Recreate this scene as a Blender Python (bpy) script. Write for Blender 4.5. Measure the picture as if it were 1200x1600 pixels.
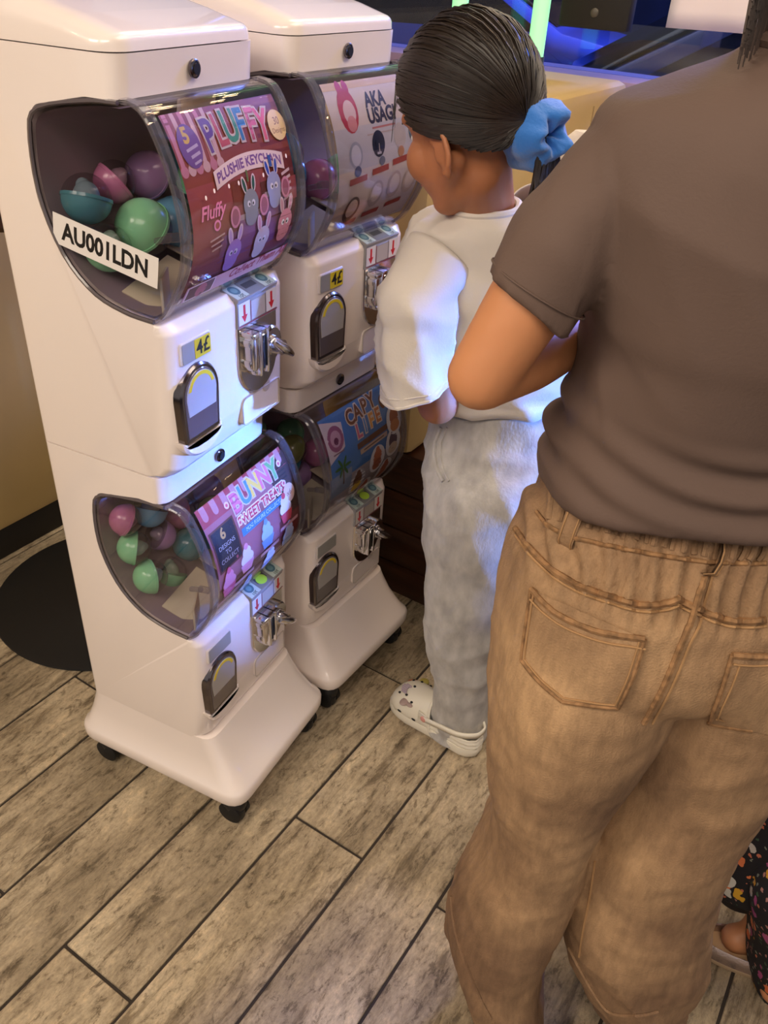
import bpy, bmesh, math, random
from mathutils import Vector, Matrix, noise
from mathutils.bvhtree import BVHTree
from math import sin, cos, pi, sqrt, radians as RAD
random.seed(7)
for o in list(bpy.data.objects): bpy.data.objects.remove(o)
scene = bpy.context.scene
COL = scene.collection

# ------------------------------------------------------------------ camera
CAM = Vector((1.05258, -0.81602, 1.49610))
RX = Vector((0.89244264, 0.44804939, 0.05289499))
UX = Vector((-0.29210643, 0.48448107, 0.82459198))
FX = Vector((-0.34383131, 0.75135201, -0.56324967))
FPX = 1304.88
cd = bpy.data.cameras.new('camera'); cam = bpy.data.objects.new('camera', cd); COL.objects.link(cam)
cd.sensor_fit = 'VERTICAL'; cd.sensor_height = 32.0; cd.lens = FPX / 1600 * 32.0
cd.clip_start = 0.02; cd.clip_end = 100
m = Matrix((RX, UX, -FX)).transposed().to_4x4(); m.translation = CAM
cam.matrix_world = m; scene.camera = cam

# ------------------------------------------------------------------ light
vs = scene.view_settings
vs.view_transform = 'Standard'; vs.look = 'None'; vs.gamma = 1.0; vs.use_curve_mapping = False
vs.exposure = 0.40
scene.cycles.transparent_max_bounces = 40
world = bpy.data.worlds.new('world'); scene.world = world; world.use_nodes = True
bg = world.node_tree.nodes['Background']; bg.inputs[0].default_value = (0.30, 0.275, 0.26, 1); bg.inputs[1].default_value = 1.2

def lamp_area(name, loc, target, size, energy, color, sy=None, spread=None):
    l = bpy.data.lights.new(name, 'AREA'); l.shape = 'RECTANGLE'; l.size = size; l.size_y = sy or size
    l.energy = energy; l.color = color
    if spread: l.spread = spread
    o = bpy.data.objects.new(name, l); COL.objects.link(o); o.location = loc
    o.rotation_euler = (Vector(target) - Vector(loc)).to_track_quat('-Z', 'Y').to_euler()
    return o
lamp_area('ceiling_light_main', (1.1, -1.5, 2.72), (0.9, -0.7, 0), 1.3, 38, (1.0, 0.85, 0.69))
lamp_area('ceiling_light_aisle', (-0.4, -1.7, 2.72), (-0.1, -0.8, 0.5), 1.2, 44, (1.0, 0.86, 0.70))
lamp_area('ceiling_light_front', (1.6, 0.6, 2.72), (1.3, 0.5, 0), 1.2, 20, (1.0, 0.85, 0.69))
lamp_area('ceiling_light_window', (0.3, 1.25, 2.72), (0.4, 1.1, 0), 0.8, 7, (1.0, 0.85, 0.69))
lamp_area('blue_side_light', (3.3, 1.28, 1.22), (0.42, 0.32, 0.76), 0.12, 3.0, (0.12, 0.30, 1.0), spread=RAD(17))  # unseen narrow blue lamp for the cool patch on the lower machine fronts

# ------------------------------------------------------------------ projection helpers (points in the room from measured directions)
HN = Vector((-0.41611, 0.90931, 0)); SN = Vector((0.90931, 0.41611, 0))
TA = 0.1158; TT = Vector((sin(TA), cos(TA), 0)); TN = Vector((cos(TA), -sin(TA), 0))
def ray(x, y): return FX + RX * ((x - 600) / FPX) - UX * ((y - 800) / FPX)
def on_plane(x, y, n, c):
    d = ray(x, y); return CAM + d * ((c - CAM.dot(n)) / d.dot(n))
def on_y(x, y, Y): return on_plane(x, y, Vector((0, 1, 0)), Y)
def on_z(x, y, Z=0.0): return on_plane(x, y, Vector((0, 0, 1)), Z)
def on_t(x, y, T): return on_plane(x, y, TT, T)
def on_h(x, y, H): d = ray(x, y); return CAM + d * (H / d.dot(HN))
def proj(P):
    d = Vector(P) - CAM; z = d.dot(FX); return (600 + FPX * d.dot(RX) / z, 800 - FPX * d.dot(UX) / z)

# ------------------------------------------------------------------ materials
def lin(c):
    return tuple((v / 255 / 12.92) if v / 255 <= 0.04045 else ((v / 255 + 0.055) / 1.055) ** 2.4 for v in c) + (1,)
MATS = {}
def mat(name, rgb=(200, 200, 200), rough=0.5, metal=0.0, noise_amt=0.0, noise_scale=20, bump=0.0, bump_scale=60, stretch=(1, 1, 1), emit=0, coat=0.0, sss=0.0, sheen=0.0, rgb2=None, spec=0.5, coord='Object', detail=4):
    if name in MATS: return MATS[name]
    m = bpy.data.materials.new(name); m.use_nodes = True; nt = m.node_tree; N = nt.nodes; L = nt.links
    b = N['Principled BSDF']; b.inputs['Base Color'].default_value = lin(rgb)
    b.inputs['Roughness'].default_value = rough; b.inputs['Metallic'].default_value = metal
    b.inputs['Specular IOR Level'].default_value = spec
    if coat: b.inputs['Coat Weight'].default_value = coat; b.inputs['Coat Roughness'].default_value = 0.035
    if sss:
        b.inputs['Subsurface Weight'].default_value = sss; b.inputs['Subsurface Radius'].default_value = (0.012, 0.005, 0.003); b.inputs['Subsurface Scale'].default_value = 1.0
    if sheen: b.inputs['Sheen Weight'].default_value = sheen; b.inputs['Sheen Roughness'].default_value = 0.6
    if emit: b.inputs['Emission Color'].default_value = lin(rgb); b.inputs['Emission Strength'].default_value = emit
    if noise_amt or bump:
        tc = N.new('ShaderNodeTexCoord'); mp = N.new('ShaderNodeMapping'); mp.inputs['Scale'].default_value = stretch
        L.new(tc.outputs[coord], mp.inputs[0])
    if noise_amt:
        nz = N.new('ShaderNodeTexNoise'); nz.inputs['Scale'].default_value = noise_scale; nz.inputs['Detail'].default_value = detail
        L.new(mp.outputs[0], nz.inputs['Vector'])
        cr = N.new('ShaderNodeValToRGB'); c1 = lin(rgb); c2 = lin(rgb2) if rgb2 else tuple(min(1, v * (1 + noise_amt)) for v in c1[:3]) + (1,)
        c0 = tuple(v * (1 - noise_amt) for v in c1[:3]) + (1,) if not rgb2 else c1
        cr.color_ramp.elements[0].color = c0; cr.color_ramp.elements[1].color = c2
        cr.color_ramp.elements[0].position = 0.32; cr.color_ramp.elements[1].position = 0.68
        L.new(nz.outputs['Fac'], cr.inputs[0]); L.new(cr.outputs[0], b.inputs['Base Color'])
    if bump:
        nb = N.new('ShaderNodeTexNoise'); nb.inputs['Scale'].default_value = bump_scale; nb.inputs['Detail'].default_value = 5
        L.new(mp.outputs[0], nb.inputs['Vector'])
        bp = N.new('ShaderNodeBump'); bp.inputs['Strength'].default_value = bump; bp.inputs['Distance'].default_value = 0.004
        L.new(nb.outputs['Fac'], bp.inputs['Height']); L.new(bp.outputs[0], b.inputs['Normal'])
    MATS[name] = m; return m
def clear(name, tint=(255, 255, 255), ior=1.45, rough=0.02, body=0.0):
    if name in MATS: return MATS[name]
    m = bpy.data.materials.new(name); m.use_nodes = True; nt = m.node_tree; N = nt.nodes; L = nt.links
    N.remove(N['Principled BSDF']); out = N['Material Output']
    tr = N.new('ShaderNodeBsdfTransparent'); tr.inputs[0].default_value = lin(tint)
    gl = N.new('ShaderNodeBsdfGlossy'); gl.inputs['Roughness'].default_value = rough
    lw = N.new('ShaderNodeLayerWeight'); lw.inputs[0].default_value = .5
    pw = N.new('ShaderNodeMath'); pw.operation = 'POWER'; L.new(lw.outputs['Facing'], pw.inputs[0]); pw.inputs[1].default_value = 4.0
    fr = N.new('ShaderNodeMapRange'); f0 = ((ior - 1) / (ior + 1)) ** 2; fr.inputs[3].default_value = f0; fr.inputs[4].default_value = .9; L.new(pw.outputs[0], fr.inputs[0])
    mx = N.new('ShaderNodeMixShader'); L.new(fr.outputs[0], mx.inputs[0]); L.new(tr.outputs[0], mx.inputs[1]); L.new(gl.outputs[0], mx.inputs[2])
    last = mx
    if body:
        df = N.new('ShaderNodeBsdfDiffuse'); df.inputs[0].default_value = lin((225, 220, 222)); m2 = N.new('ShaderNodeMixShader'); m2.inputs[0].default_value = body
        L.new(mx.outputs[0], m2.inputs[1]); L.new(df.outputs[0], m2.inputs[2]); last = m2
    L.new(last.outputs[0], out.inputs[0]); MATS[name] = m; return m
def flat(rgb): return mat('print_%d_%d_%d' % rgb, rgb, 0.45)

# ------------------------------------------------------------------ mesh helpers
class MB:
    def __init__(s): s.v = []; s.f = []; s.m = []; s.cur = 0
    def add(s, v, f, mi=None):
        o = len(s.v); s.v += [tuple(p) for p in v]; s.f += [tuple(i + o for i in q) for q in f]
        s.m += [s.cur if mi is None else mi] * len(f); return s
    def grid(s, rows, closed=True, cap0=False, cap1=False, mi=None):
        n = len(rows[0]); v = [p for r in rows for p in r]; f = []
        for i in range(len(rows) - 1):
            for j in range(n if closed else n - 1):
                k = (j + 1) % n; f.append((i * n + j, i * n + k, (i + 1) * n + k, (i + 1) * n + j))
        if cap0: f.append(tuple(range(n))[::-1])
        if cap1: f.append(tuple((len(rows) - 1) * n + j for j in range(n)))
        return s.add(v, f, mi)
    def box(s, c, d, bev=0.0, rot=None, mi=None, seg=2):
        bm = bmesh.new(); bmesh.ops.create_cube(bm, size=1); bmesh.ops.scale(bm, vec=d, verts=bm.verts)
        if bev: bmesh.ops.bevel(bm, geom=bm.edges[:], offset=bev, segments=seg, affect='EDGES', profile=0.5)
        M = (rot.to_4x4() if rot else Matrix.Identity(4)); M.translation = c
        bm.transform(M); s.frombm(bm, mi); return s
    def frombm(s, bm, mi=None):
        bm.verts.index_update(); s.add([v.co[:] for v in bm.verts], [[v.index for v in f.verts] for f in bm.faces], mi); bm.free(); return s
    def tube(s, pts, r, n=8, cap=True, mi=None, closed=False):
        pts = [Vector(p) for p in pts]; rs = r if isinstance(r, (list, tuple)) else [r] * len(pts)
        rows = []; up = None
        for i, p in enumerate(pts):
            if closed: t = pts[(i + 1) % len(pts)] - pts[i - 1]
            else: t = pts[min(i + 1, len(pts) - 1)] - pts[max(i - 1, 0)]
            if t.length < 1e-9: t = Vector((0, 0, 1))
            t.normalize()
            if up is None: up = t.orthogonal().normalized()
            up = (up - t * up.dot(t)); up = up.normalized() if up.length > 1e-6 else t.orthogonal().normalized()
            w = t.cross(up)
            rows.append([p + (up * cos(2 * pi * k / n) + w * sin(2 * pi * k / n)) * rs[i] for k in range(n)])
        if closed: rows.append(rows[0])
        return s.grid(rows, True, cap and not closed, cap and not closed, mi)
    def lathe(s, prof, M=None, n=24, mi=None):
        rows = [[Vector((r * cos(2 * pi * k / n), r * sin(2 * pi * k / n), z)) for k in range(n)] for r, z in prof]
        if M: rows = [[M @ p for p in r] for r in rows]
        return s.grid(rows, True, prof[0][0] > 1e-6, prof[-1][0] > 1e-6, mi)
    def ellipsoid(s, c, ax, nu=20, nv=14, mi=None):
        A, B, C_ = ax; rows = []
        for i in range(nv + 1):
            th = pi * (0.0005 + 0.999 * i / nv)
            rows.append([Vector(c) + Vector(A) * (sin(th) * cos(2 * pi * k / nu)) + Vector(B) * (sin(th) * sin(2 * pi * k / nu)) - Vector(C_) * cos(th) for k in range(nu)])
        return s.grid(rows, True, True, True, mi)
    def cone(s, a, b, ra, rb, n=14, mi=None):
        a = Vector(a); b = Vector(b); t = (b - a).normalized(); up = t.orthogonal().normalized(); w = t.cross(up); rows = []
        for k in range(6):
            q = -pi / 2 + (pi / 2) * (k + .1) / 5.1; rows.append((a + t * (ra * sin(q)), ra * cos(q)))
        for k in range(1, 6):
            u = k / 6; rows.append((a.lerp(b, u), ra * (1 - u) + rb * u))
        for k in range(6):
            q = (pi / 2) * k / 5.1; rows.append((b + t * (rb * sin(q)), rb * cos(q)))
        return s.grid([[c + (up * cos(2 * pi * j / n) + w * sin(2 * pi * j / n)) * r for j in range(n)] for c, r in rows], True, True, True, mi)
    def build(s, name, mats, parent=None, smooth=True, angle=38, recalc=True):
        me = bpy.data.meshes.new(name); me.from_pydata(s.v, [], s.f)
        if not isinstance(mats, (list, tuple)): mats = [mats]
        for x in mats: me.materials.append(x)
        if len(mats) > 1: me.polygons.foreach_set('material_index', s.m)
        if recalc:
            bm = bmesh.new(); bm.from_mesh(me); bmesh.ops.recalc_face_normals(bm, faces=bm.faces[:]); bm.to_mesh(me); bm.free()
        me.update()
        if smooth:
            me.polygons.foreach_set('use_smooth', [True] * len(me.polygons)); me.set_sharp_from_angle(angle=RAD(angle))
        o = bpy.data.objects.new(name, me); COL.objects.link(o)
        if parent is not None: attach(o, parent)
        return o
def rootmat(o):
    M = o.matrix_basis.copy()
    while o.parent is not None: o = o.parent; M = o.matrix_basis @ M
    return M
def attach(o, parent, keep=False):
    o.parent = parent
    if keep: o.matrix_parent_inverse = rootmat(parent).inverted()
def tag(o, label=None, cat=None, group=None, kind=None):
    if label: o['label'] = label
    if cat: o['category'] = cat
    if group: o['group'] = group
    if kind: o['kind'] = kind
    return o
def empty(name, loc=(0, 0, 0), rz=0.0, label=None, cat=None, group=None):
    o = bpy.data.objects.new(name, None); COL.objects.link(o); o.location = loc; o.rotation_euler = (0, 0, rz); o.empty_display_size = 0.05
    return tag(o, label, cat, group)
def local(o, root):
    """move a mesh built in world coordinates under a root empty"""
    attach(o, root, True); return o
def label_part(o, t): o['label'] = t; return o
def smoothstep(a, b, x):
    t = max(0, min(1, (x - a) / (b - a))); return t * t * (3 - 2 * t)
def catmull(P, n):
    """resample list of equal length tuples smoothly"""
    out = []; m_ = len(P) - 1
    for i in range(n):
        u = i / (n - 1) * m_; k = min(int(u), m_ - 1); t = u - k
        p0 = P[max(k - 1, 0)]; p1 = P[k]; p2 = P[k + 1]; p3 = P[min(k + 2, m_)]
        out.append(tuple(0.5 * ((2 * b) + (-a + c) * t + (2 * a - 5 * b + 4 * c - d) * t * t + (-a + 3 * b - 3 * c + d) * t ** 3) for a, b, c, d in zip(p0, p1, p2, p3)))
    return out
def fillet(pts, closed=True):
    """[(x,z,r)] -> rounded polyline"""
    out = []; n = len(pts)
    for i, (x, z, r) in enumerate(pts):
        p = Vector((x, z)); a = Vector(pts[i - 1][:2]); b = Vector(pts[(i + 1) % n][:2])
        if r <= 0: out.append((x, z)); continue
        da = (a - p); db = (b - p); la = da.length; lb = db.length; da.normalize(); db.normalize()
        ang = math.acos(max(-1, min(1, da.dot(db)))); t = min(r / math.tan(ang / 2), la * .49, lb * .49)
        p0 = p + da * t; p1 = p + db * t
        for k in range(6):
            u = k / 5; q = (1 - u) ** 2 * p0 + 2 * u * (1 - u) * p + u * u * p1; out.append((q.x, q.y))
    return out
def inset_poly(P, d):
    n = len(P); out = []
    A = sum(P[i][0] * P[(i + 1) % n][1] - P[(i + 1) % n][0] * P[i][1] for i in range(n)); sg = 1 if A > 0 else -1
    for i in range(n):
        p = Vector(P[i][:2]); a = Vector(P[i - 1][:2]); b = Vector(P[(i + 1) % n][:2])
        e1 = p - a; e2 = b - p
        e1 = e1.normalized() if e1.length > 1e-9 else Vector((1, 0)); e2 = e2.normalized() if e2.length > 1e-9 else e1
        n1 = Vector((-e1.y, e1.x)) * sg; n2 = Vector((-e2.y, e2.x)) * sg; q = n1 + n2
        q = q / max(0.35, q.dot(n1)) if q.length > 1e-6 else n1
        out.append(p + (Vector(d[i]) if isinstance(d[i], tuple) else q * d[i]))
    return out
def extrude_round(P, y0, y1, r, w=None, seg=5):
    """P list of (x,z); extruded along y with rounded rims; w = per-vertex radius weight"""
    w = w or [1] * len(P); rows = []
    for k in range(seg + 1):
        th = pi / 2 * k / seg; k_ = r * (1 - sin(th)); q = inset_poly(P, [(wi[0] * k_, wi[1] * k_) if isinstance(wi, tuple) else k_ * wi for wi in w])
        rows.append([Vector((p.x, y0 + r * (1 - cos(th)), p.y)) for p in q])
    rows += [[Vector((p.x, y0 + y1 - p.y, p.z)) for p in r_] for r_ in rows[::-1]]
    return MB().grid(rows, True, True, True)
def ray_hit(obj, x, y):
    if '_bvh' not in CACHE.setdefault(obj.name, {}):
        dg = bpy.context.evaluated_depsgraph_get(); me = obj.data
        CACHE[obj.name]['_bvh'] = BVHTree.FromPolygons([rootmat_w(obj) @ v.co for v in me.vertices], [p.vertices[:] for p in me.polygons])
    d = ray(x, y).normalized(); loc, nor, i, dist = CACHE[obj.name]['_bvh'].ray_cast(CAM, d)
    if loc is None: return None, None
    if nor.dot(d) > 0: nor = -nor
    return loc, nor
CACHE = {}
def rootmat_w(o):
    M = o.matrix_basis.copy(); p = o.parent; q = o
    while p is not None:
        M = p.matrix_basis @ q.matrix_parent_inverse @ M; q = p; p = p.parent
    return M

# ------------------------------------------------------------------ flat print (text and shapes) mapped onto a surface
def text_tris(body, size, align='CENTER', bold=0.0, shear=0.0, space=1.0):
    c = bpy.data.curves.new('t', 'FONT'); c.body = body; c.size = size; c.align_x = align; c.align_y = 'CENTER'; c.offset = bold; c.shear = shear; c.space_character = space
    c.resolution_u = 3; c.fill_mode = 'FRONT'
    o = bpy.data.objects.new('t', c); COL.objects.link(o)
    dg = bpy.context.evaluated_depsgraph_get(); e = o.evaluated_get(dg); me = e.to_mesh()
    v = [(p.co.x, p.co.y) for p in me.vertices]; f = [tuple(p.vertices) for p in me.polygons]
    e.to_mesh_clear(); bpy.data.objects.remove(o); bpy.data.curves.remove(c)
    return v, f
class Art:
    """flat artwork, u to the right and v up, both in metres; map turns (u, v, lift) into a point"""
    def __init__(s, mapfn, maxe=0.011, step=0.00004): s.mb = MB(); s.mats = []; s.map = mapfn; s.layer = 0; s.maxe = maxe; s.step = step
    def mi(s, rgb):
        m_ = rgb if not isinstance(rgb, tuple) else flat(rgb)
        if m_ not in s.mats: s.mats.append(m_)
        return s.mats.index(m_)
    def put(s, v, f, rgb):
        bm = bmesh.new(); vs_ = [bm.verts.new((p[0], p[1], 0)) for p in v]
        for q in f:
            try: bm.faces.new([vs_[i] for i in q])
            except ValueError: pass
        bmesh.ops.triangulate(bm, faces=bm.faces[:])
        for _ in range(4):
            L_ = [e for e in bm.edges if e.calc_length() > s.maxe]
            if not L_: break
            bmesh.ops.subdivide_edges(bm, edges=L_, cuts=1, use_grid_fill=False); bmesh.ops.triangulate(bm, faces=[f_ for f_ in bm.faces if len(f_.verts) > 3])
        s.layer += 1; bm.verts.index_update()
        s.mb.add([s.map(p.co.x, p.co.y, s.layer * s.step) for p in bm.verts], [[p.index for p in q.verts] for q in bm.faces], s.mi(rgb)); bm.free(); return s
    def poly(s, pts, rgb): return s.put(pts, [tuple(range(len(pts)))], rgb)
    def rect(s, u, v, w, h, rgb, rot=0):
        c, n = cos(rot), sin(rot); return s.poly([(u + a * w / 2 * c - b * h / 2 * n, v + a * w / 2 * n + b * h / 2 * c) for a, b in ((-1, -1), (1, -1), (1, 1), (-1, 1))], rgb)
    def oval(s, u, v, a, b, rgb, rot=0, n=18):
        c, q = cos(rot), sin(rot); return s.poly([(u + a * cos(2 * pi * k / n) * c - b * sin(2 * pi * k / n) * q, v + a * cos(2 * pi * k / n) * q + b * sin(2 * pi * k / n) * c) for k in range(n)], rgb)
    def text(s, body, u, v, size, rgb, bold=0.0, rot=0, shear=0, sx=1.0, arc=0.0, space=1.0):
        vv, f = text_tris(body, size, bold=bold, shear=shear, space=space); c, n = cos(rot), sin(rot)
        return s.put([(u + x * sx * c - y * n, v + x * sx * n + y * c - arc * (x * sx) ** 2) for x, y in vv], f, rgb)
    def build(s, name, parent): return s.mb.build(name, s.mats, parent, smooth=True, angle=60, recalc=False)
# ------------------------------------------------------------------ room materials
M_grout = mat('grout', (52, 44, 37), 0.9, noise_amt=.15, noise_scale=40)
def tile_material():
    m = bpy.data.materials.new('wood_look_tile'); m.use_nodes = True; nt = m.node_tree; N = nt.nodes; L = nt.links; b = N['Principled BSDF']
    tc = N.new('ShaderNodeTexCoord'); oi = N.new('ShaderNodeObjectInfo')
    off = N.new('ShaderNodeVectorMath'); off.operation = 'SCALE'; cmb = N.new('ShaderNodeCombineXYZ')
    mul = N.new('ShaderNodeMath'); mul.operation = 'MULTIPLY'; mul.inputs[1].default_value = 37.0; L.new(oi.outputs['Random'], mul.inputs[0])
    for k in range(3): L.new(mul.outputs[0], cmb.inputs[k])
    add = N.new('ShaderNodeVectorMath'); L.new(tc.outputs['Object'], add.inputs[0]); L.new(cmb.outputs[0], add.inputs[1])
    def nz(scale, st, detail=6, rough=.6, dist=0.0):
        mp = N.new('ShaderNodeMapping'); mp.inputs['Scale'].default_value = st; L.new(add.outputs[0], mp.inputs[0])
        n = N.new('ShaderNodeTexNoise'); n.inputs['Scale'].default_value = scale; n.inputs['Detail'].default_value = detail; n.inputs['Roughness'].default_value = rough; n.inputs['Distortion'].default_value = dist
        L.new(mp.outputs[0], n.inputs['Vector']); return n.outputs['Fac']
    grain = nz(34, (1, .16, 1), 10, .72, .5); blotch = nz(6, (1, .5, 1), 5, .6); speck = nz(60, (1, .42, 1), 8, .78, .4); fine = nz(150, (1, .5, 1), 6, .8, .2)
    def ramp(src, stops):
        r = N.new('ShaderNodeValToRGB'); e = r.color_ramp.elements
        e[0].position, e[0].color = stops[0][0], stops[0][1]; e[1].position, e[1].color = stops[-1][0], stops[-1][1]
        for p, c in stops[1:-1]: x = e.new(p); x.color = c
        L.new(src, r.inputs[0]); return r.outputs[0]
    def mixc(kind, fac, a, bb):
        x = N.new('ShaderNodeMix'); x.data_type = 'RGBA'; x.blend_type = kind; x.inputs[0].default_value = fac
        L.new(a, x.inputs[6]); L.new(bb, x.inputs[7]); return x.outputs[2]
    c1 = ramp(blotch, [(.3, lin((140, 125, 101))), (.5, lin((174, 157, 130))), (.7, lin((204, 187, 158)))])
    g = ramp(grain, [(.36, (.40, .37, .33, 1)), (.46, (.86, .85, .83, 1)), (.54, (1.0, 1.0, 1.0, 1)), (.66, (1.22, 1.2, 1.16, 1))])
    c2 = mixc('MULTIPLY', 1.0, c1, g)
    sp = ramp(speck, [(.39, (.38, .35, .31, 1)), (.46, (.92, .92, .92, 1)), (.56, (1.02, 1.02, 1.02, 1)), (.64, (1.25, 1.23, 1.18, 1))])
    c2 = mixc('MULTIPLY', .9, c2, sp)
    fp_ = ramp(fine, [(.36, (.72, .70, .68, 1)), (.5, (1, 1, 1, 1)), (.64, (1.18, 1.17, 1.15, 1))])
    c3 = mixc('MULTIPLY', .9, c2, fp_)
    # every tile a little different
    tv = N.new('ShaderNodeMapRange'); tv.inputs[3].default_value = .82; tv.inputs[4].default_value = 1.12; L.new(oi.outputs['Random'], tv.inputs[0])
    c4n = N.new('ShaderNodeVectorMath'); c4n.operation = 'SCALE'; L.new(c3, c4n.inputs[0]); L.new(tv.outputs[0], c4n.inputs[3])
    L.new(c4n.outputs[0], b.inputs['Base Color']); b.inputs['Roughness'].default_value = .52
    sm = N.new('ShaderNodeMath'); L.new(grain, sm.inputs[0]); L.new(speck, sm.inputs[1])
    bp = N.new('ShaderNodeBump'); bp.inputs['Strength'].default_value = .8; bp.inputs['Distance'].default_value = .004; L.new(sm.outputs[0], bp.inputs['Height']); L.new(bp.outputs[0], b.inputs['Normal'])
    return m
M_tile = tile_material()
M_beige = mat('beige_vinyl', (196, 168, 112), .38, noise_amt=.05, noise_scale=5, bump=.05, bump_scale=9)
M_wood = mat('dark_wood', (52, 26, 14), .32, noise_amt=.5, noise_scale=6, stretch=(1.2, 1.2, 9), coat=.2)
M_black = mat('black_metal', (18, 17, 17), .55)
M_kick = mat('dark_kick', (28, 24, 20), .6)

# ------------------------------------------------------------------ floor with separate tiles
TW = 0.1681; TOFF = 0.2989; TL = 0.888
fl = MB(); c0 = TN * .8 + TT * .8
fl.add([c0 + TN * a * 5 + TT * b * 5 - Vector((0, 0, .004)) for a, b in ((-1, -1), (1, -1), (1, .262), (-1, .262))], [(0, 1, 2, 3)])
floor = tag(fl.build('floor', M_grout), 'wood-look plank tile floor laid diagonally across the picture', 'floor', kind='structure')
g = .0029
tb = MB(); tb.box((0, 0, -.004), (TW - 2 * g, TL - 2 * g, .008), .0012, seg=1)
tile0 = tb.build('floor_tile', M_tile); tile_me = tile0.data; bpy.data.objects.remove(tile0)
for k in range(-10, 9):
    s0 = -.297 if k % 2 == 0 else .147
    for j in range(-2, 3):
        tc_ = s0 + (j + .5) * TL
        p = TN * (TOFF + (k + .5) * TW) + TT * tc_
        if tc_ > 2.2: continue
        o = bpy.data.objects.new('floor_tile', tile_me); COL.objects.link(o); o.location = (p.x, p.y, random.uniform(-.0004, .0004)); o.rotation_euler = (0, 0, -TA)
        attach(o, floor)

# ------------------------------------------------------------------ walls, ceiling, window
def slab(name, a, b, z0, z1, th, m_, bev=0.004):
    """upright slab from a to b (xy), thickness th to the left of a->b"""
    a = Vector((a[0], a[1], 0)); b = Vector((b[0], b[1], 0)); d = (b - a).normalized(); n = Vector((-d.y, d.x, 0)); c = (a + b) / 2 + n * th / 2
    rot = Matrix((d, n, Vector((0, 0, 1)))).transposed()
    mb = MB(); mb.box(Vector((c.x, c.y, (z0 + z1) / 2)), ((b - a).length, th, z1 - z0), bev, rot); return mb.build(name, m_)
M_wall = mat('warm_wall', (150, 128, 100), .8, noise_amt=.04)
M_ceil = mat('ceiling_paint', (120, 104, 88), .9)
def rp(n, t): v = TN * n + TT * t; return (v.x, v.y)
T_WIN = 2.12
tag(slab('wall_back', rp(-3.2, T_WIN), rp(4.2, T_WIN), -.0, 1.17, .12, M_wall), 'low wall under the big street window', 'wall', kind='structure')
tag(slab('wall_left', rp(-1.9, -3.4), rp(-1.9, T_WIN), 0, 2.8, .1, M_wall), 'warm wall behind the left booth', 'wall', kind='structure')
cl = MB(); cl.box(Vector((TN * .9 + TT * (-.6))) + Vector((0, 0, 2.82)), (6.0, 5.5, .06), rot=Matrix.Rotation(-TA, 3, 'Z'))
tag(cl.build('ceiling', M_ceil), 'ceiling above the room', 'ceiling', kind='structure')
sill = slab('trim_1', rp(-3.2, T_WIN - .10), rp(4.2, T_WIN - .10), 1.15, 1.19, .26, mat('sill_paint', (150, 128, 165), .4)); tag(sill, 'pale sill along the foot of the street window', 'sill', kind='structure')
M_glass = clear('window_glass', (222, 230, 245), 1.5, .01)
win = empty('window_1', Vector(rp(.5, T_WIN)).to_3d(), 0, 'large street window with night traffic behind it', 'window'); win['kind'] = 'structure'
for n0, n1 in ((-3.2, -1.2), (-1.2, 1.5), (1.5, 4.2)):
    o = slab('pane', rp(n0 + .02, T_WIN + .05), rp(n1 - .02, T_WIN + .05), 1.19, 2.8, .008, M_glass, 0); attach(o, win, True)
for n0 in (-3.2, -1.2, 1.5, 4.2):
    o = slab('mullion', rp(n0 - .03, T_WIN + .03), rp(n0 + .03, T_WIN + .03), 1.19, 2.8, .05, mat('dark_frame', (30, 28, 30), .4)); attach(o, win, True)
# green light tubes in the window
M_led = mat('green_led', (146, 232, 158), .4, emit=.85)
M_cap = mat('tube_cap', (60, 70, 62), .4)
for i, (px, py, z0, lb) in enumerate(((841, 50, 1.19, 'tall pale green light tube behind the dark ponytailed head'), (719, 10, 1.30, 'pale green light tube above the crown of the dark hair'))):
    p = on_t(px, py, T_WIN - .16); r = empty('light_tube', (p.x, p.y, 1.19), 0, lb, 'light tube', 'green light tubes at the window')
    t = MB(); t.lathe([(.0, 1.215), (.025, 1.22), (.025, 2.70), (.0, 2.705)], Matrix.Translation((p.x, p.y, 0)), 16); local(t.build('tube', M_led), r)
    t = MB(); t.lathe([(.034, 1.19), (.034, 1.2), (.029, 1.205), (.029, 1.235), (.026, 1.235)], Matrix.Translation((p.x, p.y, 0)), 16); local(t.build('end_cap', M_cap), r)
# black box and sheet of paper hanging at the window
TB = T_WIN - .14
a = on_t(876, 40, TB); b = on_t(984, 44, TB)
r = empty('display_box', ((a.x + b.x) / 2, (a.y + b.y) / 2, a.z), 0, 'black box sign hanging in the window beside the green tube', 'sign')
w_ = (b - a).length
t = MB(); t.box(Vector(((a.x + b.x) / 2, (a.y + b.y) / 2, a.z + .17)), (w_, .05, .34), .008, Matrix.Rotation(-TA, 3, 'Z')); local(t.build('case', mat('matt_black', (14, 13, 12), .6)), r)
pc = on_t(929, 20, TB - .026); t = MB(); t.ellipsoid(pc, (Vector((.012, 0, 0)), Vector((0, .004, 0)), Vector((0, 0, .012)))); local(t.build('badge', mat('dull_badge', (70, 66, 58), .4)), r)
for q in (a, b):
    t = MB(); t.tube([Vector((q.x, q.y, a.z + .33)), Vector((q.x, q.y, 2.79))], .003, 6); local(t.build('hanger_wire', M_black), r)
pa = on_t(1040, 43, TB + .12); pb = on_t(1180, 54, TB + .12); d = (pb - pa); up = Vector((0, 0, 1)); nrm = d.cross(up).normalized()
mb = MB(); rows = []
for i in range(9):
    rows.append([pa + d * (1.25 * j / 10) + up * (.36 * i / 8) + nrm * (.002 * sin(j * 1.1) + .0015 * sin(i * 1.7 + j)) for j in range(11)])
mb.grid(rows, False); pp = mb.build('paper_notice', mat('white_paper', (226, 216, 222), .8)); sm = pp.modifiers.new('s', 'SOLIDIFY'); sm.thickness = .0006
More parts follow.
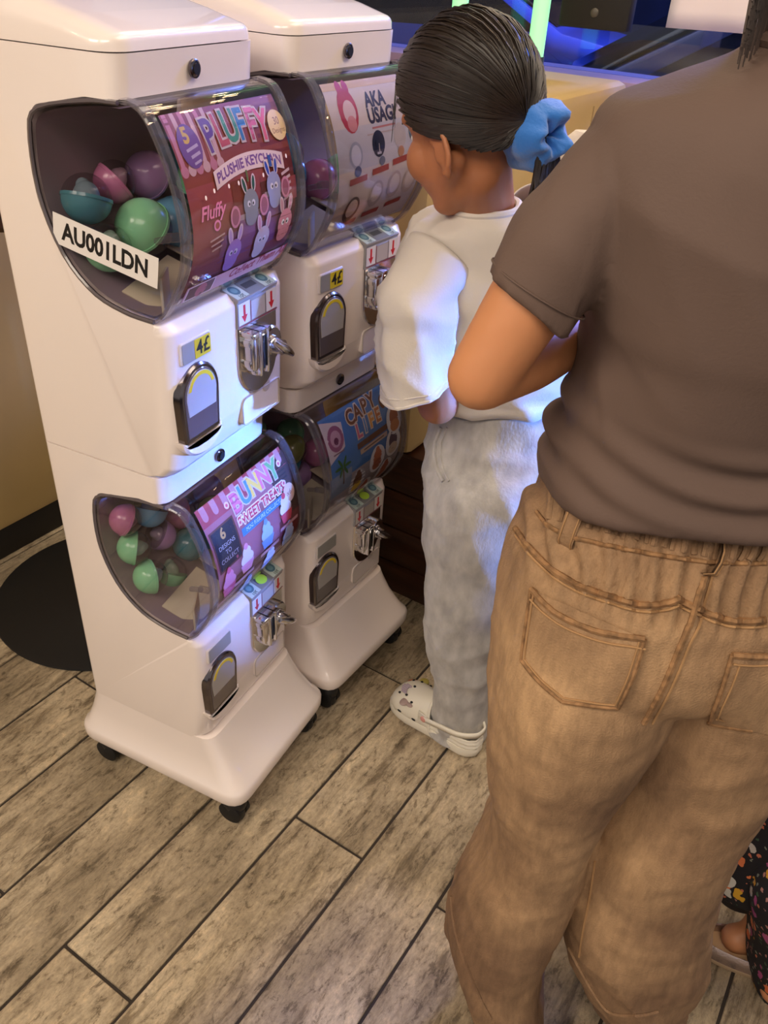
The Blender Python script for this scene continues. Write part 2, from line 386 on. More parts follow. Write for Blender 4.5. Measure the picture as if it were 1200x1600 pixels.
tag(pp, 'white sheet of paper stuck to the window beside the dark long hair', 'paper')

# ------------------------------------------------------------------ street outside
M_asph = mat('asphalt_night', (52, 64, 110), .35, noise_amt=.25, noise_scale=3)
t = MB(); t.add([Vector(rp(a_, b_) + (-.12,)) for a_, b_ in ((-14, T_WIN + .13), (12, T_WIN + .13), (12, 22), (-14, 22))], [(0, 1, 2, 3)])
st = tag(t.build('street', M_asph), 'dark blue-lit road beyond the window', 'street', kind='structure')
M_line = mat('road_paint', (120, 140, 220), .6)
for n0, t0, n1, t1 in ((-6, 6.4, 5, 6.5), (-6, 9.5, 5, 9.6), (-2.2, 3.2, -1.0, 9.0)):
    a = Vector(rp(n0, t0) + (-.115,)); b = Vector(rp(n1, t1) + (-.115,)); d = (b - a).normalized(); q = Vector((-d.y, d.x, 0)) * .06
    t = MB(); t.add([a - q, b - q, b + q, a + q], [(0, 1, 2, 3)]); o = t.build('road_marking', M_line); attach(o, st)
def car(name, base, ang, label, body_rgb, lights=True):
    r = empty(name, base, ang, label, 'car', 'cars outside')
    prof = [(-2.1, .35), (-2.12, .62), (-1.95, .86), (-1.35, .93), (-.75, 1.38), (.35, 1.44), (1.15, 1.0), (1.9, .88), (2.12, .66), (2.14, .38), (1.9, .25), (-1.9, .25)]
    P = fillet([(x, z, .12) for x, z in prof]); mb = extrude_round(P, -.86, .86, .14)
    mb.build('car_body', mat('car_paint_%d' % body_rgb[2], body_rgb, .22, metal=.3, coat=.6), r)
    for s in (-1, 1):
        q = [(-1.18, .96), (-.70, 1.33), (.32, 1.385), (.98, 1.0)]
        t = MB(); t.add([(x, s * .862, z) for x, z in q] + [(x, s * .845, z) for x, z in q], [(0, 1, 2, 3), (7, 6, 5, 4), (0, 4, 5, 1), (1, 5, 6, 2), (2, 6, 7, 3), (3, 7, 4, 0)]); t.build('side_window', mat('car_glass', (8, 10, 18), .08), r, smooth=False)
    for x0, z0, x1, z1 in ((.42, 1.42, 1.12, 1.025), (-.80, 1.37, -1.30, .96)):
        d = Vector((x1 - x0, 0, z1 - z0)).normalized(); n = Vector((-d.z, 0, d.x)); n = n if n.z > 0 else -n
        t = MB(); t.box(Vector(((x0 + x1) / 2, 0, (z0 + z1) / 2)) + n * .004, (Vector((x1 - x0, 0, z1 - z0)).length * .9, 1.35, .012), .004, Matrix((d, Vector((0, 1, 0)), n)).transposed()); t.build('windscreen', MATS['car_glass'], r)
    for x in (-1.3, 1.32):
        for s in (-1, 1):
            M = Matrix.Translation((x, s * .80, .31)) @ Matrix.Rotation(pi / 2, 4, 'X')
            t = MB(); t.lathe([(.0, -.1), (.2, -.1), (.30, -.09), (.32, -.05), (.32, .05), (.30, .09), (.2, .1), (0, .1)], M, 24); t.build('wheel', mat('tyre', (12, 12, 14), .8), r)
    for s in (-1, 1):
        t = MB(); t.ellipsoid((2.03, s * .62, .72), (Vector((.07, 0, .02)), Vector((0, .17, 0)), Vector((0, 0, .06)))); t.build('headlight', mat('headlamp', (90, 190, 255), .2, emit=5 if lights else 0), r)
    return r
car('parked_car', rp(.15, 4.7) + (-.12,), -TA + RAD(200), 'blue-lit car parked right outside the window', (22, 44, 120))
car('parked_car', rp(4.6, 6.6) + (-.12,), -TA + RAD(172), 'dark car with bright blue headlight behind the brown shirt shoulder', (14, 26, 74))
car('parked_car', rp(-3.6, 8.2) + (-.12,), -TA + RAD(10), 'far car on the street beside the white machine lid', (60, 80, 160), False)
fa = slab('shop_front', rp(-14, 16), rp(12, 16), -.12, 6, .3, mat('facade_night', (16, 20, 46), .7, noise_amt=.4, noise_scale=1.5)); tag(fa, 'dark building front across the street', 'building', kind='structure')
sg = on_t(632, 45, 9.0); t = MB(); t.box(sg, (.30, .06, .16), .01, Matrix.Rotation(-TA, 3, 'Z'))
r = empty('street_sign', (sg.x, sg.y, -.12), 0, 'small glowing cyan sign beside the far machine lid', 'sign'); local(t.build('sign_panel', mat('cyan_sign', (70, 170, 235), .4, emit=2.0)), r)
for dx_ in (-.12, -.04, .04, .12):
    t = MB(); t.box(sg + Vector((dx_, -.035, 0)), (.012, .01, .15)); local(t.build('sign_bar', mat('sign_bar', (20, 40, 110), .5)), r)
t = MB(); t.tube([(sg.x, sg.y + .05, -.12), (sg.x, sg.y + .05, sg.z)], .025, 8); local(t.build('sign_pole', M_black), r)
sp_ = bpy.data.lights.new('street_lamp_light', 'AREA'); sp_.energy = 1900; sp_.color = (.16, .30, 1.0); sp_.size = 1.5
r = empty('street_lamp', rp(1.5, 9.5) + (-.12,), 0, 'blue street lamp over the road outside', 'lamp')
t = MB(); t.tube([(0, 0, 0), (0, 0, 4.6), (0, -.2, 4.9), (0, -.8, 5.0)], [.06, .05, .045, .04], 10); t.build('pole', M_black, r)
t = MB(); t.box((0, -1.1, 5.0), (.3, .7, .1), .03); t.build('lamp_head', M_black, r)
so = bpy.data.objects.new('street_lamp_light', sp_); COL.objects.link(so); so.location = (0, -1.1, 4.93); so.parent = r

# ------------------------------------------------------------------ booths and table on the left and behind
# left booth
r = empty('booth_seat', rp(-.95, .6) + (0,), 0, 'tan upholstered booth seat behind the near white machine', 'booth')
fx_ = -.715
o = slab('seat_panel', rp(fx_, 1.6), rp(fx_, -.9), .085, 1.02, -.55, M_beige, .03); local(o, r)
o = slab('seat_back', rp(fx_ - .42, 1.6), rp(fx_ - .42, -.9), .9, 1.25, -.14, M_beige, .04); local(o, r)
o = slab('kick_board', rp(fx_ - .01, 1.6), rp(fx_ - .01, -.9), .0, .095, -.5, M_kick); local(o, r)
# partition booth behind the girl, on a dark wood plinth
r = empty('booth_partition', rp(.30, 1.2) + (0,), 0, 'beige upholstered booth partition beyond the far machine', 'booth')
X0 = .268
o = slab('upholstery', rp(X0, .845), rp(X0, 1.98), .452, 1.2, .50, M_beige, .028); local(o, r)
for i in range(3):
    o = slab('upholstery_seam', rp(X0 + .0015, 1.1 + i * .3), rp(X0 + .0015, 1.108 + i * .3), .5, 1.16, .006, mat('seam_tan', (150, 124, 78), .6), .001); local(o, r)
r2 = empty('wood_plinth', rp(.6, 1.2) + (0,), 0, 'dark brown wooden plinth behind the grey sweatpants', 'plinth')
z = 0.0
for i, hgt in enumerate((.10, .115, .115, .112)):
    o = slab('plank', rp(-.45, .872), rp(1.9, .872), z + .002, z + hgt - .002, 1.08, M_wood, .003); local(o, r2); z += hgt
o = slab('plinth_top', rp(-.45, .868), rp(1.9, .868), z - .002, z + .008, 1.1, M_wood, .002); local(o, r2)
# white quilted chair back behind the scrunchie
TC = 1.42
pa = on_t(850, 196, TC); pb = on_t(935, 196, TC)
cw = .40; cx = pa + Vector((cw / 2 + .03, .0, 0)); ztop = pa.z
r = empty('quilted_chair', (cx.x, cx.y, .45), 0, 'white stitched chair back between the blue scrunchie and brown shirt', 'chair')
M_quilt = mat('white_quilt', (226, 217, 210), .7, bump=.3, bump_scale=120)
t = MB(); rows = []
for i in range(11):
    z_ = .88 + (ztop - .88) * i / 10; half = cw / 2 * (1 - .25 * max(0, (i - 7) / 3) ** 2)
    rows.append([Vector((cx.x + half * cos(a_ * 2 * pi / 28), cx.y + (.035 + .006 * abs(sin(a_ * 2 * pi / 28 * 6))) * sin(a_ * 2 * pi / 28), z_)) for a_ in range(28)])
t.grid(rows, True, True, True); local(t.build('backrest', M_quilt), r)
for k in range(1, 4):
    x_ = cx.x - cw / 2 + .06 + k * .09
    t = MB(); t.tube([(x_, cx.y - .037, .9 + (ztop - .91) * q / 6) for q in range(7)], .0022, 5); local(t.build('stitch_line', mat('stitch_grey', (170, 160, 152), .8)), r)
t = MB(); t.box((cx.x, cx.y + .2, .87), (cw, .4, .07), .025); local(t.build('seat', M_quilt), r)
for sx in (-1, 1):
    for sy in (.03, .37):
        t = MB(); t.tube([(cx.x + sx * .17, cx.y + sy, .86), (cx.x + sx * .18, cx.y + sy, .452)], .013, 8); local(t.build('leg', M_black), r)
# bar table on a black disc foot
r = empty('pedestal_table', (-.321, .446, 0), 0, 'black round pedestal table foot behind the near machine', 'table')
t = MB(); t.lathe([(0, 0), (.290, 0), (.295, .004), (.294, .008), (.27, .012), (.08, .02), (.045, .03), (.04, .05), (0, .05)], None, 64); t.build('foot_disc', M_black, r)
t = MB(); t.lathe([(.0, .03), (.032, .03), (.032, 1.05), (0, 1.05)], None, 20); t.build('column', M_black, r)
t = MB(); t.lathe([(0, 1.04), (.26, 1.04), (.27, 1.05), (.27, 1.07), (.26, 1.08), (0, 1.08)], None, 40); t.build('table_top', M_wood, r)

# ------------------------------------------------------------------ hanging bulbs of the room
M_bulb = mat('warm_bulb', (255, 214, 160), .3, emit=70)
bulb_spots = [(x_, y_) for x_ in (.0, .35, .7, 1.05, 1.4, 1.75, 2.1) for y_ in (1.1, 1.45, 1.8)] + [(x_, y_) for x_ in (-1.1, -.5, .1, 2.6) for y_ in (-2.2, -1.5)]
gb = MB(); gb.lathe([(0, -.022), (.012, -.02), (.02, -.010), (.022, 0), (.018, .014), (.011, .026), (.010, .03), (0, .03)], None, 12); b0 = gb.build('glass_bulb', M_bulb); bme = b0.data; bpy.data.objects.remove(b0)
gs = MB(); gs.lathe([(0, .03), (.012, .03), (.013, .06), (.006, .07), (.003, .072), (.003, .30), (0, .30)], None, 8); b0 = gs.build('socket_cord', M_black); sme = b0.data; bpy.data.objects.remove(b0)
for x_, y_ in bulb_spots:
    r = empty('pendant_bulb', (x_, y_, 2.49), 0, 'warm glowing bulb hanging from the ceiling', 'bulb', 'pendant bulbs of the room')
    for nm, me in (('glass_bulb', bme), ('socket_cord', sme)):
        o = bpy.data.objects.new(nm, me); COL.objects.link(o); attach(o, r)

# made-up display, out of view, added around the blue side lamp
r = empty('added_display', (3.42, 1.32, .6), 0, 'unseen blue display added around the blue side lamp', 'display')
dv = (Vector((.42, .32, 0)) - Vector((3.3, 1.28, 0))).normalized(); rt3 = Matrix((Vector((-dv.y, dv.x, 0)), -dv, Vector((0, 0, 1)))).transposed()
t = MB(); t.box(Vector((3.3, 1.28, 1.22)) - dv * .06, (.36, .05, .26), .008, rt3); local(t.build('added_display_case', M_black), r)
t = MB(); t.box(Vector((3.3, 1.28, 1.22)) - dv * .03, (.32, .006, .22), .002, rt3); local(t.build('added_screen', mat('added_screen_blue', (90, 140, 255), .3, emit=3)), r)
t = MB(); t.tube([Vector((3.3, 1.28, 0)) - dv * .08, Vector((3.3, 1.28, 1.12)) - dv * .08], .02, 10); local(t.build('stand', M_black), r)
t = MB(); t.lathe([(0, 0), (.16, 0), (.16, .012), (.02, .02), (0, .02)], Matrix.Translation(Vector((3.3, 1.28, 0)) - dv * .08), 28); local(t.build('foot', M_black), r)
# ------------------------------------------------------------------ capsule machines
M_white = mat('white_plastic', (238, 226, 220), .3, coat=.9)
M_liner = mat('mauve_liner', (146, 130, 136), .35)
M_clear = clear('clear_acrylic', (240, 238, 240), 1.42, .015)
M_rim = clear('acrylic_rim', (232, 230, 234), 1.5, .03, .05)
M_edge = mat('rim_gasket', (92, 84, 88), .2, coat=.5)
M_chrome = mat('chrome', (225, 223, 225), .16, metal=1.0, bump=.08, bump_scale=25)
M_dchrome = mat('dark_chrome', (118, 112, 116), .18, metal=1.0)
M_slot = mat('slot_black', (10, 10, 10), .5)
M_smoke = mat('smoked_flap', (88, 78, 82), .12, coat=.6)
M_caster = mat('caster_black', (22, 22, 24), .45)
M_ivory = mat('ivory_plastic', (205, 196, 170), .4)
WY0, WY1 = .022, .318; YM = .17
ZP = .582
def unit_profile(dz, top):
    """side outline of one machine unit with the notch of the globe; returns points and rounding weights"""
    z = lambda q: q + dz
    raw = [(.04, z(.792), .0, (.6, 0)), (.282, z(.792), .0, (-.8, 0)), (.300, z(.796), .010, (-.9, .05)), (.319, z(.812), .014, (-1, .15)), (.3285, z(.86), .02, (-1, .1)), (.332, z(1.035), .010, (-1, -.12)), (.318, z(1.049), .006, (-.35, -.15)),
           (.306, z(1.0495), .004, .1), (.258, z(1.053), .03, .1), (.205, z(1.070), .03, .1), (.158, z(1.114), .04, .1), (.131, z(1.185), .05, .1), (.131, z(1.262), .03, .1), (.150, z(1.302), .02, .1), (.235, z(1.320), .03, .1), (.286, z(1.323), .0, (-.8, 0)),
           (.290, z(top), .0, (-1, 0)), (.04, z(top), .0, (.6, 0))]
    P = []; W = []
    n = len(raw)
    for i, (x, zz, r_, w_) in enumerate(raw):
        q = fillet([raw[i - 1][:2] + (0,), (x, zz, r_), raw[(i + 1) % n][:2] + (0,)])[1:-1] if r_ > 0 else [(x, zz)]
        P += q; W += [w_] * len(q)
    return P, W
GLOBE = [(.290, 1.3235), (.318, 1.318), (.338, 1.288), (.355, 1.245), (.3645, 1.20), (.366, 1.165), (.360, 1.13), (.345, 1.098), (.326, 1.068), (.308, 1.052)]
GL = catmull(GLOBE, 34)
def globe_at(s):
    """arc-length position on the globe front (0 bottom .. 1 top) -> point, outward normal"""
    P = GL[::-1]; L_ = [0]
    for a, b in zip(P, P[1:]): L_.append(L_[-1] + math.dist(a, b))
    d = s * L_[-1]; k = 0
    while k < len(P) - 2 and L_[k + 1] < d: k += 1
    t = (d - L_[k]) / max(1e-9, L_[k + 1] - L_[k]); a = Vector(P[k]); b = Vector(P[k + 1]); tg = (b - a).normalized()
    return a.lerp(b, t), Vector((tg.y, -tg.x)) if tg.y != 0 or True else None
GLEN = sum(math.dist(a, b) for a, b in zip(GL, GL[1:]))
def sheet_rows(off, y0, y1, dz, ny=2, s0=0, s1=1, n=34):
    rows = []
    for i in range(n):
        p, nn = globe_at(s0 + (s1 - s0) * i / (n - 1)); q = p + nn * off
        rows.append([Vector((q.x, y0 + (y1 - y0) * j / (ny - 1), q.y + dz)) for j in range(ny)])
    return rows
NOTCH = [(.306, 1.0515), (.258, 1.055), (.205, 1.072), (.160, 1.116), (.133, 1.187), (.133, 1.262), (.152, 1.300), (.235, 1.318), (.286, 1.321)]

def bunny(A, u, v, s, body, inner, eye=True):
    cr = (238, 214, 214)
    for q in (-1, 1):
        A.oval(u + q * .30 * s, v + .72 * s, .15 * s, .34 * s, cr, rot=-q * .22); A.oval(u + q * .30 * s, v + .72 * s, .09 * s, .27 * s, inner, rot=-q * .22)
    A.oval(u, v, .50 * s, .55 * s, body); A.oval(u, v - .45 * s, .42 * s, .40 * s, body)
    for q in (-1, 1):
        A.oval(u + q * .15 * s, v + .02 * s, .11 * s, .12 * s, (240, 235, 232)); A.oval(u + q * .12 * s, v + .0 * s, .05 * s, .06 * s, (30, 26, 30))
def poster(root, dz, kind):
    y0, y1 = .052, .300; s0, s1 = .10, .88; w = y1 - y0; hh = GLEN * (s1 - s0)
    def mp(u, v, lift):
        s = s0 + (s1 - s0) * (v / hh); p, n = globe_at(s); q = p + n * (-.0045 + lift); return Vector((q.x, y0 + u, q.y + dz))
    A = Art(mp); R_ = lambda fu, fv, fw, fh, c, rot=0: A.rect(fu * w, fv * hh, fw * w, fh * hh, c, rot)
    O = lambda fu, fv, a, b, c, rot=0: A.oval(fu * w, fv * hh, a * w, b * w, c, rot)
    T = lambda s, fu, fv, size, c, **k: A.text(s, fu * w, fv * hh, size * w, c, **k)
    if kind == 'pluffy':
        R_(.5, .5, 1, 1, (186, 96, 96)); R_(.5, .82, 1, .36, (168, 86, 66)); R_(.86, .6, .28, .8, (142, 62, 58))
        for k in range(6): R_(.03 + k * .06, .86, .032, .28, (226, 150, 168) if k % 2 == 0 else (238, 196, 196)); 
        for k in range(6): O(.03 + k * .06, .72, .03, .03, (226, 150, 168) if k % 2 == 0 else (238, 196, 196))
        for k, (fu, fv, c) in enumerate(((.30, .42, (176, 92, 74)), (.72, .5, (120, 64, 52)), (.45, .55, (150, 78, 60)), (.93, .48, (200, 96, 104)), (.9, .3, (120, 52, 56)))): R_(fu, fv, .16, .13, c)
        R_(.5, .12, 1, .24, (190, 110, 116)); R_(.55, .27, .62, .16, (170, 108, 150)); R_(.52, .36, .22, .10, (186, 130, 172)); R_(.78, .42, .22, .12, (186, 130, 172))
        R_(.52, .415, .22, .03, (226, 200, 205)); R_(.78, .49, .22, .03, (226, 200, 205))
        # badge, title
        O(.13, .83, .085, .11, (140, 100, 168)); T('5', .12, .88, .11, (244, 206, 96), bold=.001); R_(.14, .82, .10, .015, (220, 200, 230), .2); R_(.15, .785, .08, .015, (220, 200, 230), .2); R_(.15, .75, .06, .012, (220, 200, 230), .2)
        pal = [(128, 92, 168), (222, 108, 112), (92, 176, 140), (76, 148, 208), (214, 104, 128), (222, 96, 108)]
        for k, ch in enumerate('PLUFFY'):
            fu = .305 + k * .098; fv = .85 + .022 * sin(k * .7); A.text(ch, fu * w, fv * hh, .235 * w, (240, 222, 214), bold=.0042, rot=.10 - .04 * k, sx=.78)
        for k, ch in enumerate('PLUFFY'):
            fu = .305 + k * .098; fv = .85 + .022 * sin(k * .7); A.text(ch, fu * w, fv * hh, .235 * w, pal[k], bold=.0013, rot=.10 - .04 * k, sx=.78)
        A.poly([((.24 + .66 * k / 12) * w, (.735 - .05 * ((k - 6) / 6) ** 2) * hh) for k in range(13)] + [((.90 - .66 * k / 12) * w, (.645 - .05 * ((6 - k) / 6) ** 2) * hh) for k in range(13)], (240, 214, 208))
        T('PLUSHIE KEYCHAIN', .57, .688, .070, (128, 84, 150), bold=.0006, arc=1.9)
        O(.93, .83, .085, .085, (240, 208, 140)); T('30', .93, .85, .06, (150, 100, 60)); T('Designs', .93, .80, .04, (150, 100, 60))
        T('Fluffy', .17, .50, .10, (250, 150, 196), shear=.3, bold=.0005); O(.20, .425, .03, .03, (250, 150, 196)); O(.20, .425, .018, .018, (176, 92, 74))
        for k in range(3): R_(.20, .36 - .03 * k, .13 - .02 * k, .010, (216, 178, 170), .15)
        for k in range(5): R_(.90, .58 - .035 * k, .09, .016, (224, 190, 188), .2)
        R_(.52, .62, .015, .06, (96, 120, 60)); R_(.76, .66, .03, .06, (52, 90, 160))
        bunny(A, .52 * w, .475 * hh, .145 * w, (150, 152, 152), (36, 96, 78)); bunny(A, .76 * w, .525 * hh, .145 * w, (168, 172, 206), (40, 80, 176))
        for fu, fv, c, ci in ((.36, .235, (184, 138, 200), (206, 170, 214)), (.64, .245, (230, 206, 200), (226, 160, 176)), (.87, .30, (214, 140, 152), (226, 166, 176))):
            O(fu, fv + .20, .045, .06, (226, 150, 170)); O(fu, fv + .20, .032, .045, (170, 96, 112)); bunny(A, fu * w, fv * hh, .15 * w, c, ci)
        for fu, fv in ((.2, .6), (.33, .6), (.42, .6), (.66, .6), (.92, .66), (.12, .58)): O(fu, fv, .008, .012, (255, 236, 226))
        R_(.5, .055, 1, .11, (204, 150, 150)); T('Collect Them All', .70, .075, .085, (150, 22, 40), shear=.3, bold=.0006, rot=.03)
        R_(.14, .055, .25, .10, (240, 220, 214), .02); R_(.14, .055, .235, .09, (104, 62, 52), .02); O(.15, .05, .05, .05, (176, 96, 100)); 
    elif kind == 'aka':
        R_(.5, .5, 1, 1, (226, 214, 202)); R_(.5, .985, 1, .05, (226, 196, 130)); R_(.5, .60, 1, .26, (208, 206, 208)); R_(.5, .28, 1, .24, (216, 206, 202))
        O(.20, .83, .10, .14, (196, 60, 62)); O(.17, .97, .03, .05, (196, 60, 62)); O(.24, .97, .03, .05, (196, 60, 62)); O(.21, .82, .065, .075, (236, 206, 200)); O(.21, .75, .05, .05, (226, 150, 146))
        T('AKA', .52, .87, .13, (58, 52, 62), bold=.0012, sx=.9); T('USAGI', .56, .77, .13, (58, 52, 62), bold=.0012, sx=.9); R_(.56, .70, .28, .012, (200, 130, 124)); R_(.52, .665, .34, .010, (196, 180, 172))
        for fu, fv, c in ((.20, .56, (176, 180, 188)), (.47, .60, (44, 46, 60)), (.74, .62, (206, 196, 186)), (.93, .64, (110, 130, 140))): O(fu, fv, .075, .085, c)
        O(.20, .56, .055, .065, (222, 222, 226)); R_(.47, .575, .05, .08, (214, 210, 214)); O(.21, .46, .04, .035, (80, 92, 130)); O(.50, .49, .035, .03, (110, 120, 140)); O(.74, .52, .04, .035, (206, 150, 110))
        for fu, fv in ((.22, .405), (.48, .435), (.73, .465), (.22, .09), (.48, .12), (.75, .15)): R_(fu, fv, .20, .04, (176, 62, 60), .06)
        for fu, fv, c in ((.2, .20, (70, 50, 52)), (.46, .27, (190, 178, 176)), (.68, .30, (196, 180, 176)), (.88, .3, (206, 190, 180))): O(fu, fv, .085, .10, c); O(fu, fv + .01, .06, .07, (226, 214, 208))
        T('n', .47, .60, .14, (40, 44, 58), bold=.002)
    elif kind == 'bunny':
        R_(.5, .5, 1, 1, (206, 130, 140)); R_(.5, .93, 1, .14, (206, 84, 92)); R_(.9, .72, .25, .5, (86, 58, 48)); R_(.5, .3, 1, .14, (140, 84, 62)); R_(.5, .08, 1, .16, (150, 92, 66)); R_(.9, .34, .3, .3, (146, 60, 58))
        for k in range(5): R_(.88, .9 - .03 * k, .16, .012, (52, 36, 32))
        for k in range(9): R_(.06 + k * .11, .96, .055, .08, (232, 168, 176)); O(.06 + k * .11, .92, .027, .03, (232, 168, 176))
        R_(.15, .66, .27, .32, (120, 66, 46), .02); R_(.15, .66, .24, .29, (36, 38, 48), .02); T('6', .14, .755, .11, (236, 190, 110), bold=.0008); T('DESIGNS', .15, .67, .046, (236, 232, 232)); T('TO', .15, .62, .046, (236, 232, 232)); T('COLLECT', .15, .57, .046, (236, 232, 232)); O(.22, .53, .012, .012, (226, 110, 130))
        pal = [(232, 118, 160), (84, 150, 220), (240, 206, 92), (232, 118, 160), (116, 190, 120)]
        for q in (0, 1):
            for k, ch in enumerate('BUNNY'): A.text(ch, (.36 + k * .118) * w, (.875 + .02 * k / 4 - .012 * (k - 2) ** 2 / 4) * hh, .20 * w, (250, 236, 232) if q == 0 else pal[k], bold=.0042 if q == 0 else .0016, sx=.9)
        A.text('SWEET TREATS', .60 * w, .735 * hh, .098 * w, (250, 236, 232), bold=.003, sx=.86); A.text('SWEET TREATS', .60 * w, .735 * hh, .098 * w, (214, 60, 84), bold=.0008, sx=.86)
        R_(.62, .655, .60, .06, (64, 132, 196)); T('MINI FIGURE COLLECTION', .62, .655, .042, (236, 240, 246))
        for fu, fv in ((.33, .735), (.89, .75), (.27, .90), (.91, .90)): O(fu, fv, .025, .025, (246, 214, 214)); O(fu, fv, .012, .012, (226, 100, 120))
        O(.92, .66, .07, .075, (236, 196, 168)); T('x6', .92, .66, .06, (170, 100, 70))
        for fu, fv, c, c2 in ((.32, .42, (236, 220, 226), (232, 150, 170)), (.58, .47, (176, 200, 236), (120, 160, 224)), (.84, .54, (244, 224, 226), (214, 70, 84)), (.10, .36, (232, 150, 176), (216, 96, 130)), (.62, .22, (226, 226, 240), (140, 170, 226)), (.86, .30, (196, 206, 236), (150, 180, 230)), (.36, .12, (200, 206, 232), (120, 160, 220))):
            O(fu, fv + .03, .075, .055, c); O(fu, fv + .085, .05, .045, c); O(fu, fv + .13, .024, .025, c2); A.poly([((fu - .08) * w, fv * hh), ((fu + .08) * w, fv * hh), ((fu + .05) * w, (fv - .08) * hh), ((fu - .05) * w, (fv - .08) * hh)], c2)
        for fu, fv in ((.28, .31), (.60, .36), (.86, .43)): R_(fu, fv, .24, .028, (206, 150, 150))
    else:
        R_(.5, .5, 1, 1, (86, 140, 206)); R_(.5, .22, 1, .44, (196, 188, 190)); R_(.12, .40, .3, .2, (150, 170, 196)); A.poly([(0, 0), (w, 0), (w, .34 * hh), (.7 * w, .46 * hh), (.4 * w, .40 * hh), (.2 * w, .28 * hh), (0, .30 * hh)], (190, 186, 192))
        A.poly([(0, .62 * hh), (.22 * w, .70 * hh), (.25 * w, .90 * hh), (0, .98 * hh)], (236, 222, 220)); O(.13, .80, .10, .11, (176, 110, 140)); O(.13, .80, .065, .07, (220, 176, 190)); O(.13, .78, .03, .03, (120, 60, 92)); R_(.13, .68, .14, .012, (150, 120, 130))
        for q in (0, 1):
            for k, ch in enumerate('CAPY'): A.text(ch, (.37 + k * .105) * w, (.885 + .01 * k) * hh, .18 * w, (240, 226, 206) if q == 0 else (142, 92, 60), bold=.004 if q == 0 else .0012, sx=.85)
            for k, ch in enumerate('LIFE'): A.text(ch, (.43 + k * .095) * w, (.745 + .01 * k) * hh, .17 * w, (240, 226, 206) if q == 0 else ((226, 120, 150), (104, 160, 222), (240, 176, 92), (206, 130, 80))[k], bold=.004 if q == 0 else .0012, sx=.85)
        O(.82, .86, .045, .06, (120, 74, 50)); O(.92, .87, .075, .10, (232, 232, 236)); T('5', .91, .90, .07, (60, 50, 50)); R_(.92, .84, .09, .01, (120, 120, 130)); R_(.92, .81, .08, .01, (120, 120, 130))
        R_(.60, .635, .46, .05, (120, 84, 66), .03); R_(.60, .575, .40, .045, (216, 196, 176), .03); R_(.60, .575, .30, .012, (140, 110, 90), .03)
        R_(.15, .46, .015, .14, (120, 92, 60))
        for k in range(6): O(.15 + .06 * cos(k * 1.05), .55 + .045 * sin(k * 1.05), .05, .014, (70, 122, 62), k * 1.05)
        for fu, fv, c, c2 in ((.36, .30, (104, 70, 52), (222, 186, 60)), (.64, .40, (176, 104, 76), (150, 84, 60)), (.88, .46, (84, 62, 76), (190, 170, 150)), (.92, .66, (150, 92, 66), (180, 120, 80)), (.52, .12, (166, 78, 48), (170, 84, 52)), (.8, .2, (160, 84, 60), (176, 100, 70))):
            O(fu, fv, .115, .135, (206, 206, 212)); O(fu, fv + .02, .065, .08, c); O(fu, fv - .05, .07, .055, c2); O(fu, fv + .09, .03, .035, c)
    return A.build('poster', root)

def arch(cx, z0, wid, hgt, n=16):
    r_ = wid / 2; pts = [(cx - r_, z0), (cx + r_, z0)]
    return [(cx - r_ * .92, z0), (cx + r_ * .92, z0 + .0)] + [(cx + r_ * cos(pi * k / n), z0 + hgt - r_ * 1.05 + r_ * 1.05 * sin(pi * k / n)) for k in range(n + 1)]
def plate(P, x0, x1, n=0.0015):
    """P list of (y,z) outline -> slab between x0 and x1, front edge slightly chamfered"""
    q = inset_poly(P, [n] * len(P)); mb = MB()
    rows = [[Vector((x0, a, b)) for a, b in P], [Vector((x1 - n, a, b)) for a, b in P], [Vector((x1, p.x, p.y)) for p in q]]
    mb.grid(rows, True, True, True); return mb
def rrect(y0, z0, y1, z1, r): return fillet([(y0, z0, r), (y1, z0, r), (y1, z1, r), (y0, z1, r)])

